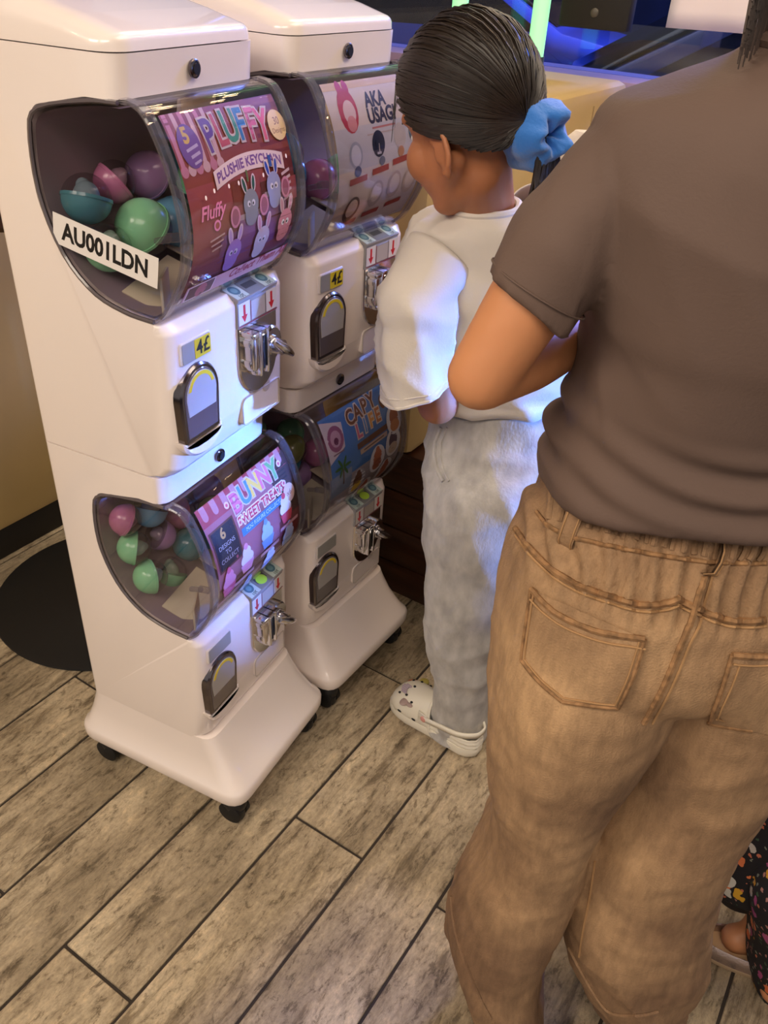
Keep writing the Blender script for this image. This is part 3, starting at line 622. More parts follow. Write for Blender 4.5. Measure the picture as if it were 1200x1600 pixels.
def make_unit(root, dz, kind, price, lamp_bits):
    Z = lambda q: q + dz; XF = .3325
    # globe: liner, side panes, front shell, rims
    NT = catmull([(x, z_, 0) for x, z_ in NOTCH], 30)
    ins = [(p[0] + .5 * .012 * max(0, (.31 - p[0]) / .18), 1.19 + (p[1] - 1.19) * .95, 0) for p in NT]; mb = MB(); mb.grid([[Vector((p[0], y, Z(p[1]))) for y in (.027, .12, .22, .313)] for p in ins], False)
    o = mb.build('globe_liner', M_liner, root)
    outline = [(p[0], p[1]) for p in NT] + [(p[0], p[1]) for p in GL[1:-1]]
    for y, nm in ((.0235, 'side_pane'), (.3165, 'side_pane')):
        rows = [[Vector((a, y - .001, Z(b))) for a, b in outline], [Vector((a, y + .001, Z(b))) for a, b in outline]]
        sp = MB().grid(rows, True, True, True).build('side_pane', M_clear, root)
        MB().tube([Vector((a, y, Z(b))) for a, b in [(p[0], p[1]) for p in NT]], .0032, 6).build('gasket', M_edge, sp)
    rows = sheet_rows(0, .022, .318, dz, 8) ; back = sheet_rows(-.0028, .022, .318, dz, 8)
    mb = MB(); mb.grid(rows, False); mb.grid([r_[::-1] for r_ in back], False)
    fs = mb.build('front_shell', M_clear, root, recalc=False)
    for y in (.0225, .0375, .3025, .3175):
        MB().tube([Vector((p[0] + .0005, y, Z(p[1]))) for p in GL], .0026, 6).build('shell_rib', M_rim, fs)
    for y in (.022, .303):
        mb = MB(); a = sheet_rows(.003, y, y + .015, dz, 3); mb.grid(a, False); mb.build('shell_rim', M_rim, fs, recalc=False)
    mb = MB(); mb.tube([(.335, .004 + .03, Z(1.168)), (.352, .034, Z(1.172))], .006, 10); mb.tube([(.315, .034, Z(1.160)), (.338, .034, Z(1.168))], .0045, 8); mb.build('latch_peg', M_rim, fs)
    # hopper plates at the bottom of the globe
    mb = MB(); mb.box((.268, .10, Z(1.075)), (.075, .10, .003), .001, Matrix.Rotation(.25, 3, 'Y') @ Matrix.Rotation(.3, 3, 'X')); mb.box((.30, .06, Z(1.085)), (.004, .05, .05), .001, Matrix.Rotation(.5, 3, 'Z')); mb.box((.255, .23, Z(1.078)), (.09, .13, .003), .001, Matrix.Rotation(.25, 3, 'Y') @ Matrix.Rotation(-.25, 3, 'X')); mb.build('hopper_guide', M_ivory, root)
    poster(root, dz, kind)
    # lock above the globe
    M = Matrix.Translation((.290, .168, Z(1.347))) @ Matrix.Rotation(pi / 2, 4, 'Y')
    lk = MB().lathe([(0, 0), (.0115, 0), (.0115, .003), (.009, .0045), (0, .0045)], M, 20).build('lock', M_dchrome, root)
    mb = MB(); mb.lathe([(0, .004), (.007, .004), (.007, .0062), (0, .0062)], M, 16); mb.build('keyhole', M_slot, lk)
    # price window
    MB_ = plate(rrect(.040, Z(.984), .110, Z(1.019), .005), XF - .004, XF + .0012); pt = MB_.build('price_window', mat('window_bezel', (214, 204, 200), .3), root)
    plate(rrect(.0425, Z(.9865), .1075, Z(1.0165), .003), XF - .002, XF + .0022, .0004).build('price_card', mat('card_grey', (150, 148, 142), .35), pt)
    if price:
        plate(rrect(.070, Z(.987), .107, Z(1.016), .002), XF, XF + .0028, .0003).build('price_label', mat('price_yellow', (214, 190, 30), .45), pt)
        A = Art(lambda u, v, l: Vector((XF + .003 + l, u, v)), .05); A.text('4£', .0885, Z(1.0015), .030, (20, 18, 14), bold=.0006); A.build('price_text', pt)
    # delivery door
    P = arch(.0735, Z(.862), .092, .118); dr = plate(P, XF - .01, XF + .0045, .003).build('delivery_door', M_dchrome, root)
    P = arch(.0735, Z(.870), .077, .103); fp = plate(P, XF, XF + .0058, .001).build('flap', M_smoke, dr)
    P = arch(.0735, Z(.906), .070, .064); plate(P, XF + .004, XF + .0068, .0004).build('flap_sticker', mat('flap_grey', (168, 164, 162), .4), dr)
    r_ = .031; P = [(.0735 + r_ * cos(pi * k / 14), Z(.938) + r_ * sin(pi * k / 14)) for k in range(1, 14)] + [(.0735 + r_ * .80 * cos(pi * k / 14), Z(.939) + r_ * .78 * sin(pi * k / 14)) for k in range(13, 0, -1)]
    plate(P, XF + .006, XF + .0073, .0002).build('flap_warning', mat('warn_yellow', (222, 196, 30), .45), dr)
    for k in range(5): pass
    P = [(.0735 + .047 * cos(pi + pi * k / 16), Z(.866) + .034 * sin(pi + pi * k / 16)) for k in range(17)]; P = P + [(.0735 + .040 * cos(-pi * k / 16), Z(.864) + .010 * sin(-pi * k / 16)) for k in range(17)]
    plate(P, XF - .012, XF + .006, .004).build('chute_lip', M_white, dr)
    # coin mechanism
    y0, y1 = .176, .282; ym = (y0 + y1) / 2; r_ = (y1 - y0) / 2
    P = [(y1 - r_ + r_ * cos(-pi * k / 16), Z(.930) + r_ * 1.05 * sin(-pi * k / 16)) for k in range(17)] + [(y0, Z(1.034)), (y1, Z(1.034))]
    cm = plate(P, XF - .006, XF + .003, .002).build('coin_mechanism', M_chrome, root)
    sl = MB(); sl.box((XF + .012, .2035, Z(.955)), (.026, .040, .058), .005); sl.box((XF + .016, .197, Z(.955)), (.03, .007, .074), .002); sl.box((XF + .016, .2165, Z(.955)), (.03, .007, .074), .002)
    sl.box((XF + .014, .205, Z(.987)), (.03, .05, .010), .003); sl.box((XF + .010, .188, Z(.972)), (.022, .012, .014), .003); sl.box((XF + .010, .188, Z(.938)), (.022, .012, .014), .003); sl.box((XF + .014, .207, Z(.922)), (.02, .03, .01), .003)
    sl.build('coin_slot_block', M_chrome, cm)
    mb = MB(); mb.box((XF + .0255, .2068, Z(.955)), (.006, .0065, .056), .001); mb.build('coin_slot', M_slot, cm)
    M = Matrix.Translation((XF + .003, .247, Z(.950))) @ Matrix.Rotation(pi / 2, 4, 'Y')
    MB().lathe([(0, 0), (.031, 0), (.031, .010), (.028, .013), (.017, .0135), (.016, .020), (.0, .020)], M, 32).build('dial', M_chrome, cm)
    kb = MB(); kb.lathe([(0, .018), (.0135, .018), (.0125, .034), (.0, .034)], M, 24)
    rot = Matrix.Rotation(RAD(-38), 3, 'X'); rows = []
    for i in range(13):
        t_ = -1 + 2 * i / 12; L_ = .034 * t_; hw = .0085 * (1 - .45 * abs(t_) ** 1.5) ; dp = .011 * (1 - .55 * abs(t_) ** 2)
        rows.append([Vector((XF + .037 + dp * cos(a) * 1.0, .247, Z(.950))) + rot @ Vector((0, L_, hw * sin(a))) for a in [2 * pi * k / 14 for k in range(14)]])
    kb.grid(rows, True, True, True); kb.build('turn_knob', M_chrome, cm)
    # sticker plate over the coin slot: upright strip with arrows, sloping strip with coin pictures
    cs = MB(); cs.box((XF - .0005, ym, Z(1.017)), (.008, .108, .043), .0015); cs.box((.3215, ym, Z(1.0445)), (.034, .108, .006), .001, Matrix.Rotation(.32, 3, 'Y')); st = cs.build('coin_guide', clear('guide_plastic', (196, 200, 204), 1.5, .04, .35), root)
    M_st = mat('sticker_white', (206, 208, 200), .4)
    A = Art(lambda u, v, l: Vector((XF + .0042 + l, u, v)), .05)
    for q in (-1, 1):
        c = ym + q * .037; A.rect(c, Z(1.018), .030, .034, (214, 206, 200)); A.rect(c, Z(1.023), .006, .016, (196, 30, 36)); A.poly([(c - .008, Z(1.015)), (c, Z(1.003)), (c + .008, Z(1.015))], (196, 30, 36)); 
    A.rect(ym, Z(1.0165), .038, .030, (176, 166, 158)); A.rect(ym, Z(.999), .106, .0015, (140, 30, 34)); A.rect(ym - .0205, Z(1.0165), .0012, .034, (150, 30, 34)); A.rect(ym + .0205, Z(1.0165), .0012, .034, (110, 90, 90))
    A.build('arrow_sticker', st)
    cr, sr = cos(.32), sin(.32)
    def mp(u, v, l): return Vector((.3215 + v * cr + (l + .0035) * sr, ym + u, Z(1.0445) - v * sr + (l + .0035) * cr))
    A = Art(mp, .05)
    for q in (-1, 1):
        A.rect(q * .037, 0, .031, .030, (186, 202, 196)); A.oval(q * .037, -.004, .0105, .0105, (74, 112, 128)); A.oval(q * .037, -.004, .006, .006, (110, 150, 160)); A.text('10£', q * .037, .0105, .0095, (40, 60, 60), bold=.0002)
    A.rect(0, 0, .040, .030, (120, 122, 124)); A.rect(0, -.003, .03, .012, (60, 62, 66))
    if lamp_bits: A.oval(0, 0, .013, .011, (170, 210, 60))
    A.build('coin_sticker', st)
    # coin return panel
    P = fillet([(.183, Z(.824), .012), (.290, Z(.824), .004), (.290, Z(.872), .004), (.183, Z(.872), .012)]); cr_ = plate(P, XF - .03, XF - .0005, .002).build('coin_return', M_white, root)
    MB().tube([Vector((XF - .0005, a, b)) for a, b in P], .0012, 5, closed=True).build('panel_groove', mat('groove_shadow', (190, 178, 170), .5), cr_)
    M = Matrix.Translation((XF - .0015, .252, Z(.872))) @ Matrix.Rotation(pi / 2, 4, 'Y')
    MB().lathe([(0, .0), (.011, .0), (.011, .0014), (.009, .002), (0, .001)], M, 18).build('finger_notch', mat('notch_grey', (200, 188, 182), .4), cr_)

def make_machine(loc, rz, label, kinds, price):
    root = empty('capsule_machine', loc, rz, label, 'vending machine', 'white double capsule machines')
    for dz, top, nm in ((0, 1.372, 'upper_housing'), (-ZP, 1.3715, 'lower_housing')):
        P, W = unit_profile(dz, top)
        if dz < 0:  # the lower housing runs down into the base
            P = [(x, (z_ if z_ > .262 else .205)) for x, z_ in P]
            i0 = [i for i, p in enumerate(P) if p[1] == .205]
            bt = fillet([(.04, .205, 0), (.322, .205, .0), (.3265, .235, .012)])
            P2, W2 = [], []
            for i, (p, w_) in enumerate(zip(P, W)):
                if p[1] == .205: continue
                P2.append(p); W2.append(w_)
            P = [(.04, .205), (.305, .205), (.325, .222)] + P2; W = [(.6, 0), (-.6, 0), (-1, 0)] + W2
        extrude_round(P, WY0, WY1, .026, W).build(nm, M_white, root)
    # lid
    P = fillet([(.04, 1.3735, .0), (.2905, 1.3735, .0), (.288, 1.392, .016), (.225, 1.408, .03), (.13, 1.428, .04), (.042, 1.43, .02)]); LW = [((.5 if p[0] < .1 else -1), 0) if p[1] < 1.378 else ((.5 if p[0] < .06 else -.9 if p[0] > .27 else -.2), -.9 * (p[1] - 1.3735) / .0565) for p in P]
    extrude_round(P, WY0 - .002, WY1 + .002, .036, LW).build('lid', M_white, root)
    mb = MB(); mb.box((.160, YM, 1.3728), (.225, .262, .004), .001); mb.build('lid_seam', mat('seam_grey', (150, 138, 132), .6), root)
    # flared base
    def ring(x0, x1, hy, z_, r_):
        q = fillet([(x0, YM - hy, r_), (x1, YM - hy, r_), (x1, YM + hy, r_), (x0, YM + hy, r_)]); return [Vector((a, b, z_)) for a, b in q]
    rows = [ring(.012, .400, .160, .074, .035), ring(.002, .410, .170, .077, .042), ring(0, .412, .172, .084, .044), ring(0, .412, .172, .102, .044), ring(.003, .408, .169, .109, .042), ring(.010, .398, .163, .116, .04), ring(.024, .365, .153, .158, .035), ring(.034, .345, .149, .192, .032), ring(.038, .335, .1475, .212, .03), ring(.06, .30, .12, .216, .03)]
    MB().grid(rows, True, True, True).build('base', M_white, root)
    for x in (.045, .365):
        for y in (.035, .305):
            ca = MB(); ca.lathe([(0, .078), (.012, .078), (.012, .058), (0, .058)], Matrix.Translation((x, y, 0)), 12)
            ca.ellipsoid((x + .006, y, .044), (Vector((.027, 0, 0)), Vector((0, .022, 0)), Vector((0, 0, .024))), 16, 10); ca.box((x + .026, y - .004, .022), (.01, .014, .022), .003)
            c = ca.build('caster', M_caster, root)
            for s in (-1, 1):
                M = Matrix.Translation((x + .006, y + s * .013, .026)) @ Matrix.Rotation(pi / 2, 4, 'X')
                MB().lathe([(0, -.008), (.02, -.008), (.0255, -.005), (.0258, .005), (.02, .008), (0, .008)], M, 20).build('wheel', mat('wheel_rubber', (14, 14, 15), .6), c)
    make_unit(root, 0, kinds[0], price, False)
    make_unit(root, -ZP, kinds[1], False, True)
    return root
m1 = make_machine((0, 0, 0), 0, 'near white double capsule machine with a white AU001LDN sticker', ('pluffy', 'bunny'), True)
M2L = (.0084, .4054, 0); M2R = -.1212
m2 = make_machine(M2L, M2R, 'far white double capsule machine beside the person in white shirt', ('aka', 'capy'), True)
M2M = Matrix.Translation(M2L) @ Matrix.Rotation(M2R, 4, 'Z')

# plate sticker on the side pane of the near machine
q = [on_y(px, py, .0215) for px, py in ((84, 331), (250, 405), (243, 451), (82, 377))]
ax = (q[1] - q[0]); ax.y = 0; wid = ax.length; ax.normalize(); upv = Vector((-ax.z, 0, ax.x)); upv = upv if upv.z > 0 else -upv
cen = (q[0] + q[1] + q[2] + q[3]) / 4; hgt = ((q[0] - q[3]).dot(upv) + (q[1] - q[2]).dot(upv)) / 2
A = Art(lambda u, v, l: Vector((cen.x, .0218 - l, cen.z)) + ax * u + upv * v, .05)
A.rect(0, 0, wid, hgt, (226, 220, 216)); A.text('AU001LDN', 0, -.001, hgt * .80, (18, 16, 18), bold=.0012, sx=wid * .90 / (hgt * .8 * 5.35))
stk = A.build('number_sticker', m1); label_part(stk, 'white sticker reading AU001LDN')

# ------------------------------------------------------------------ capsules inside the globes
M_cl = clear('capsule_clear', (235, 232, 236), 1.4, .03)
TINT = dict(mint=(150, 226, 170), blue=(112, 178, 214), teal=(72, 136, 146), pink=(196, 120, 160), purple=(120, 74, 120), olive=(120, 122, 70), green=(110, 176, 130), lilac=(176, 140, 190))
def capsule(P, r, color, tilt, label, frame=Matrix.Identity(4)):
    rt = empty('toy_capsule', P, 0, label, 'capsule', 'toy capsules in the machines'); rt.rotation_euler = Vector(tilt).to_track_quat('-Z', 'Y').to_euler()
    half = lambda s, k: [(r * k * cos(pi / 2 * i / 8), s * r * k * sin(pi / 2 * i / 8)) for i in range(8)] + [(0.0004, s * r * k)]
    mb = MB(); mb.lathe(half(-1, 1.0), None, 22); mb.build('colour_half', mat('capsule_' + color, TINT[color], .25, coat=.4), rt)
    mb = MB(); mb.lathe([(r * 1.0, -.0015), (r * 1.03, -.0015), (r * 1.03, .003), (r, .003)], None, 22); mb.build('band', MATS['capsule_' + color], rt)
    mb = MB(); mb.lathe(half(1, .985), None, 22); mb.build('clear_half', M_cl, rt)
    mb = MB(); mb.ellipsoid((0, 0, r * .12), (Vector((r * .55, 0, 0)), Vector((0, r * .45, .1 * r)), Vector((0, 0, r * .55))), 12, 8); mb.ellipsoid((r * .2, 0, r * .5), (Vector((r * .3, 0, 0)), Vector((0, r * .25, 0)), Vector((0, 0, r * .3))), 10, 8)
    mb.build('toy', mat('toy_' + color, tuple(int(128 + .45 * (c - 128)) + 30 for c in TINT[color]), .6), rt)
    return rt
INS = [(p[0] + .006 * max(0, (.31 - p[0]) / .18), 1.19 + (p[1] - 1.19) * .95) for p in catmull([(x, z_, 0) for x, z_ in NOTCH], 30)] + [(p[0] - .012, p[1]) for p in GL[2:-2]]
def settle(balls):
    """let the capsules rest apart from each other and inside the globe walls"""
    P = [Vector(b[:3]) for b in balls]; R_ = [b[3] for b in balls]; n = len(INS)
    area = sum(INS[i][0] * INS[(i + 1) % n][1] - INS[(i + 1) % n][0] * INS[i][1] for i in range(n)); sg = 1 if area > 0 else -1
    for it in range(160):
        for i in range(len(P)):
            P[i].z -= .0012 * (1 - it / 160)
            for j in range(len(P)):
                if i != j:
                    d = P[i] - P[j]; m_ = R_[i] + R_[j] + .001
                    if d.length < m_: d = d.normalized() * (m_ - d.length) * .5; P[i] += d; P[j] -= d
            P[i].y = min(max(P[i].y, .029 + R_[i]), .311 - R_[i])
            for k in range(n):
                a = Vector(INS[k]); b = Vector(INS[(k + 1) % n]); e = b - a
                if e.length < 1e-6: continue
                t = max(0, min(1, (Vector((P[i].x, P[i].z)) - a).dot(e) / e.length_squared)); q = a + e * t; nn = Vector((-e.y, e.x)).normalized() * sg; dd = (Vector((P[i].x, P[i].z)) - q).dot(nn)
                if dd < R_[i] + .002 and dd > -.1 and (Vector((P[i].x, P[i].z)) - q).length < .12: c_ = nn * (R_[i] + .002 - dd) * .6; P[i].x += c_.x; P[i].z += c_.y
    return P
def caps(lst, M, dz):
    P = settle([q[:4] for q in lst])
    for p, q in zip(P, lst): capsule(M @ (p + Vector((0, 0, dz))), q[3], q[4], M.to_3x3() @ Vector(q[5]), q[6])
I4 = Matrix.Identity(4); DN_ = (0, -.2, -1); UP_ = (.1, -.3, 1); TC_ = (.1, -.8, .4)
caps([(.225, .072, 1.165, .041, 'mint', (-.1, -.7, .7), 'large mint capsule above the AU001LDN sticker'), (.205, .150, 1.175, .037, 'blue', (-.3, -.8, .1), 'pale blue capsule behind the large mint one'),
      (.17, .067, 1.165, .034, 'teal', (.1, -.4, -.9), 'dark teal capsule left of the large mint capsule'), (.18, .235, 1.20, .036, 'teal', (-.2, -.8, -.2), 'teal capsule high at the back of the top left globe'),
      (.165, .13, 1.215, .030, 'pink', (-.3, -.6, -.5), 'dusky pink capsule at the far left of the top globe'), (.255, .064, 1.09, .033, 'mint', (.0, -.7, -.6), 'mint capsule below the AU001LDN sticker'), (.29, .15, 1.10, .036, 'mint', UP_, 'green capsule behind the keychain poster'), (.26, .235, 1.11, .038, 'green', TC_, 'green capsule at the back of the top left globe'), (.205, .14, 1.12, .034, 'lilac', TC_, 'lilac capsule under the pale blue one')], I4, 0)
caps([(.185, .075, 1.165, .031, 'blue', (.1, -.5, -.8), 'blue capsule in the lower left globe above two mint ones'), (.205, .060, 1.11, .030, 'mint', (-.7, -.6, .2), 'mint half capsule at the left foot of the lower globe'), (.25, .058, 1.09, .031, 'mint', (-.4, -.7, .1), 'frontmost mint capsule low in the lower left globe'),
      (.24, .10, 1.14, .031, 'mint', (0, -.5, -.8), 'mint capsule behind the two front mint capsules'), (.19, .14, 1.16, .031, 'pink', (-.3, -.8, .3), 'pink capsule at the back of the lower left globe'), (.22, .20, 1.19, .030, 'teal', (0, -.9, .2), 'teal capsule under the rim of the lower left globe'), (.29, .075, 1.10, .028, 'lilac', (.5, .5, -.5), 'lilac capsule right of the front mint capsule'), (.17, .08, 1.22, .028, 'pink', (-.5, -.6, .5), 'dusky pink capsule at the left end of the lower globe'), (.22, .15, 1.10, .031, 'olive', (0, -.8, .5), 'olive capsule behind the sweet treats poster'), (.28, .15, 1.10, .031, 'teal', TC_, 'teal capsule low behind the sweet treats poster'), (.23, .24, 1.12, .031, 'purple', TC_, 'purple capsule at the back of the lower left globe'), (.20, .20, 1.13, .031, 'lilac', TC_, 'lilac capsule at the back of the lower left globe')], I4, -ZP)
caps([(.25, .075, 1.19, .038, 'green', (-.3, -.8, .3), 'green capsule in the far top globe'), (.22, .075, 1.14, .037, 'purple', (-.3, -.8, .2), 'purple capsule below the green one in the far top globe'), (.265, .062, 1.09, .034, 'blue', (-.1, -.8, .2), 'pale blue capsule low in the far top globe'), (.30, .10, 1.12, .034, 'teal', (0, -1, .2), 'teal capsule beside the far red rabbit poster'), (.21, .15, 1.16, .036, 'pink', TC_, 'pink capsule at the back of the far top globe'), (.25, .2, 1.10, .036, 'mint', TC_, 'mint capsule at the back of the far top globe')], M2M, 0)
caps([(.20, .08, 1.22, .031, 'olive', (-.2, -.8, .5), 'olive capsule high in the far lower globe'), (.25, .10, 1.22, .030, 'teal', (-.2, -.8, .5), 'teal capsule high beside the blue poster'), (.22, .07, 1.16, .032, 'purple', (0, -.8, .5), 'dark purple capsule in the middle of the far lower globe'), (.26, .065, 1.13, .031, 'pink', (0, -.8, .5), 'pink capsule in the far lower globe'), (.24, .058, 1.08, .029, 'mint', (-.6, -.6, .3), 'mint capsule at the foot of the far lower globe'), (.29, .060, 1.09, .029, 'teal', (.3, -.7, .5), 'teal capsule at the foot of the far lower globe'), (.29, .07, 1.17, .030, 'lilac', (0, -.8, .5), 'lilac capsule just behind the blue poster edge'), (.19, .13, 1.15, .031, 'green', TC_, 'green capsule at the back of the far lower globe'), (.23, .16, 1.12, .031, 'pink', TC_, 'dusky pink capsule at the back of the far lower globe')], M2M, -ZP)
# ------------------------------------------------------------------ people: helpers
M_skin = mat('skin_warm', (196, 134, 92), .5, sss=.12, noise_amt=.06, noise_scale=9, bump=.04, bump_scale=180)
M_skin2 = mat('skin_tan', (170, 110, 74), .5, sss=.12, noise_amt=.06, noise_scale=9, bump=.04, bump_scale=180)
def remesh(mb, name, m_, vox=.006, smooth_it=5, parent=None):
    o = mb.build(name, m_, None)
    md = o.modifiers.new('r', 'REMESH'); md.mode = 'VOXEL'; md.voxel_size = vox; md.use_smooth_shade = True
    ms = o.modifiers.new('s', 'SMOOTH'); ms.iterations = smooth_it; ms.factor = .5
    dg = bpy.context.evaluated_depsgraph_get(); me = bpy.data.meshes.new_from_object(o.evaluated_get(dg)); o.modifiers.clear(); o.data = me
    if not me.materials: me.materials.append(m_)
    me.polygons.foreach_set('use_smooth', [True] * len(me.polygons))
    if parent is not None: local(o, parent)
    return o
def finger_set(mb, wrist, d, palm_n, side, k=1.0, curl=.5):
    """hand: wrist point, direction of the fingers d, palm normal, side = thumb direction"""
    d = Vector(d).normalized(); n = Vector(palm_n); n = (n - d * n.dot(d)).normalized(); s = Vector(side); s = (s - d * s.dot(d) - n * s.dot(n)).normalized()
    pc = wrist + d * .045 * k
    mb.ellipsoid(pc, (d * .05 * k, s * .038 * k, n * .016 * k))
    mb.cone(wrist - d * .01, wrist + d * .03 * k, .022 * k, .024 * k)
    for i, (off, ln) in enumerate(((.028, .066), (.010, .075), (-.008, .070), (-.026, .054))):
        p = pc + d * .036 * k + s * off * k; q = d.copy(); r_ = .0085 * k
        for j, f_ in enumerate((.45, .32, .23)):
            q = (q * cos(curl * (.6 + .3 * j)) + n * sin(curl * (.6 + .3 * j))).normalized(); e = p + q * ln * f_ * k; mb.cone(p, e, r_, r_ * .9, 10); p = e; r_ *= .92
    p = pc - d * .02 * k + s * .03 * k; q = (d * .55 + s * .8 + n * .25).normalized()
    for f_ in (.034, .026): e = p + q * f_ * k; mb.cone(p, e, .0105 * k, .0095 * k, 10); p = e; q = (q + n * .5 * curl + d * .3).normalized()
def loft(secs, n=64, m_=72, power=2.0):
    """secs: (center, half-width vector, half-depth vector[, power]) -> list of rings"""
    flat_ = catmull([tuple(c) + tuple(a) + tuple(b) for c, a, b in [s[:3] for s in secs]], m_)
    rows = []
    for q in flat_:
        c = Vector(q[:3]); a = Vector(q[3:6]); b = Vector(q[6:9]); row = []
        for k in range(n):
            t = 2 * pi * k / n; ct, st = cos(t), sin(t); e = 2 / power
            row.append(c + a * (abs(ct) ** e * (1 if ct >= 0 else -1)) + b * (abs(st) ** e * (1 if st >= 0 else -1)))
        rows.append(row)
    return rows
def sec(L, R, H, th, dz=0.0, hoff=0.0):
    """section from left and right outline directions on the upright plane at distance H, half-depth th"""
    a = on_h(L[0], L[1], H); b = on_h(R[0], R[1], H); c = (a + b) / 2; hw = (b - a) / 2
    bd = Vector((HN.x, HN.y, dz)).normalized() * th
    return (c + HN * hoff, hw, bd)
def wrinkle(rows, fn):
    """displace rings along their outward direction by fn(point, u(row 0..1), t(angle 0..1))"""
    m_ = len(rows); out = []
    for i, r in enumerate(rows):
        c = sum(r, Vector()) / len(r); n = len(r); rr = []
        for k, p in enumerate(r):
            tg = r[(k + 1) % n] - r[k - 1]; ax_ = (rows[min(i + 1, m_ - 1)][k] - rows[max(i - 1, 0)][k]); nn = tg.cross(ax_)
            if nn.length < 1e-9: nn = p - c
            nn.normalize()
            if nn.dot(p - c) < 0: nn = -nn
            rr.append(p + nn * fn(p, i / (m_ - 1), k / n))
        out.append(rr)
    return out
def fold(p, d, scale, seed=0.0, stretch=.25, sharp=1.0):
    """ridge-like folds running along direction d"""
    d = Vector(d).normalized(); a = p.dot(d); q = (p - d * a) * scale + d * (a * scale * stretch) + Vector((seed, seed * 1.7, -seed))
    v = noise.noise(q); v2 = noise.noise(q * 2.1 + Vector((5, 1, 2)))
    r = 1 - abs(v) * 2.2
    return (max(-.6, r) ** 1 if r < 0 else r ** (1 + sharp)) * .7 + v2 * .3
def head_mesh(mb, Hc, F, U, k=1.0, earu=-.02):
    F = F.normalized(); U = (U - F * U.dot(F)).normalized(); Lf = U.cross(F).normalized()
    W = lambda f_, l_, u_: Hc + (F * f_ + Lf * l_ + U * u_) * k
    mb.ellipsoid(W(-.012, 0, .025), (F * .098 * k, Lf * .075 * k, U * .092 * k), 28, 20)
    mb.ellipsoid(W(.022, 0, -.045), (F * .068 * k, Lf * .060 * k, U * .072 * k), 24, 16)
    mb.ellipsoid(W(.052, 0, -.098), (F * .030 * k, Lf * .030 * k, U * .022 * k), 16, 12)
    for s in (-1, 1):
        mb.ellipsoid(W(.052, s * .034, -.038), (F * .034 * k, Lf * .028 * k, U * .034 * k), 14, 10)
        mb.cone(W(.048, s * .018, -.098), W(-.015, s * .055, -.055), .020 * k, .018 * k)
        # brow
        mb.cone(W(.083, s * .012, .022), W(.066, s * .045, .022), .009 * k, .008 * k, 10)
        # ear: rim and lobe
        e0 = W(-.016, s * .070, earu); of = (Lf * s * .9 - F * .45).normalized(); pts = []
        for i in range(13):
            a = pi * (-.55 + 1.42 * i / 12); pts.append(e0 + F * (-.016 * cos(a) + .004) * k + U * (.030 * sin(a)) * k + of * (.010 + .006 * cos(a)) * k)
        mb.tube(pts, [.0048 * k] * 13, 8); mb.ellipsoid(e0 + of * .006 * k, (F * .015 * k, U * .027 * k, of * .0045 * k), 14, 10); mb.ellipsoid(e0 - U * .028 * k + of * .008 * k, (F * .009 * k, U * .011 * k, of * .0055 * k), 10, 8)
        mb.cone(e0 + F * .012 * k + U * .006 * k + of * .004 * k, e0 + F * .013 * k - U * .01 * k + of * .004 * k, .005 * k, .005 * k, 8)
    mb.cone(W(.083, 0, .008), W(.100, 0, -.034), .009 * k, .012 * k, 12)
    for s in (-1, 1): mb.ellipsoid(W(.092, s * .011, -.037), (F * .011 * k, Lf * .008 * k, U * .008 * k), 10, 8)
    mb.ellipsoid(W(.083, 0, -.062), (F * .010 * k, Lf * .024 * k, U * .006 * k), 14, 8); mb.ellipsoid(W(.081, 0, -.072), (F * .011 * k, Lf * .021 * k, U * .007 * k), 14, 8)
    return F, U, Lf, W
def face_parts(root, W, F, U, Lf, k):
    for s in (-1, 1):
        mb = MB(); mb.ellipsoid(W(.062, s * .029, -.004), (F * .0125 * k, Lf * .013 * k, U * .0095 * k), 14, 10); e = local(mb.build('eye', mat('eye_white', (226, 220, 214), .2)), root)
        mb = MB(); mb.ellipsoid(W(.0715, s * .029, -.005), (F * .0038 * k, Lf * .0055 * k, U * .0055 * k), 12, 8); local(mb.build('iris', mat('iris_dark', (38, 24, 18), .15)), root)
        mb = MB(); mb.tube([W(.086, s * .014, .018), W(.0845, s * .03, .024), W(.072, s * .047, .018)], [.0022 * k, .003 * k, .0012 * k], 6); local(mb.build('eyebrow', mat('brow_hair', (40, 28, 22), .7)), root)
    mb = MB(); mb.tube([W(.087, -.021, -.0665), W(.0935, 0, -.0665), W(.087, .021, -.0665)], [.0012 * k, .0026 * k, .0012 * k], 6); local(mb.build('lips', mat('lip_rose', (170, 92, 80), .45)), root)
M_hair = mat('dark_hair', (34, 25, 19), .42, noise_amt=.3, noise_scale=30, stretch=(1, 1, 1))
M_hairb = mat('dark_brown_hair', (52, 36, 27), .4, noise_amt=.35, noise_scale=30)
def strands(paths, r0=.0016, n=4):
    mb = MB()
    for P in paths:
        m_ = len(P); mb.tube(P, [r0 * (1 - .55 * i / (m_ - 1)) for i in range(m_)], n, cap=False)
    return mb

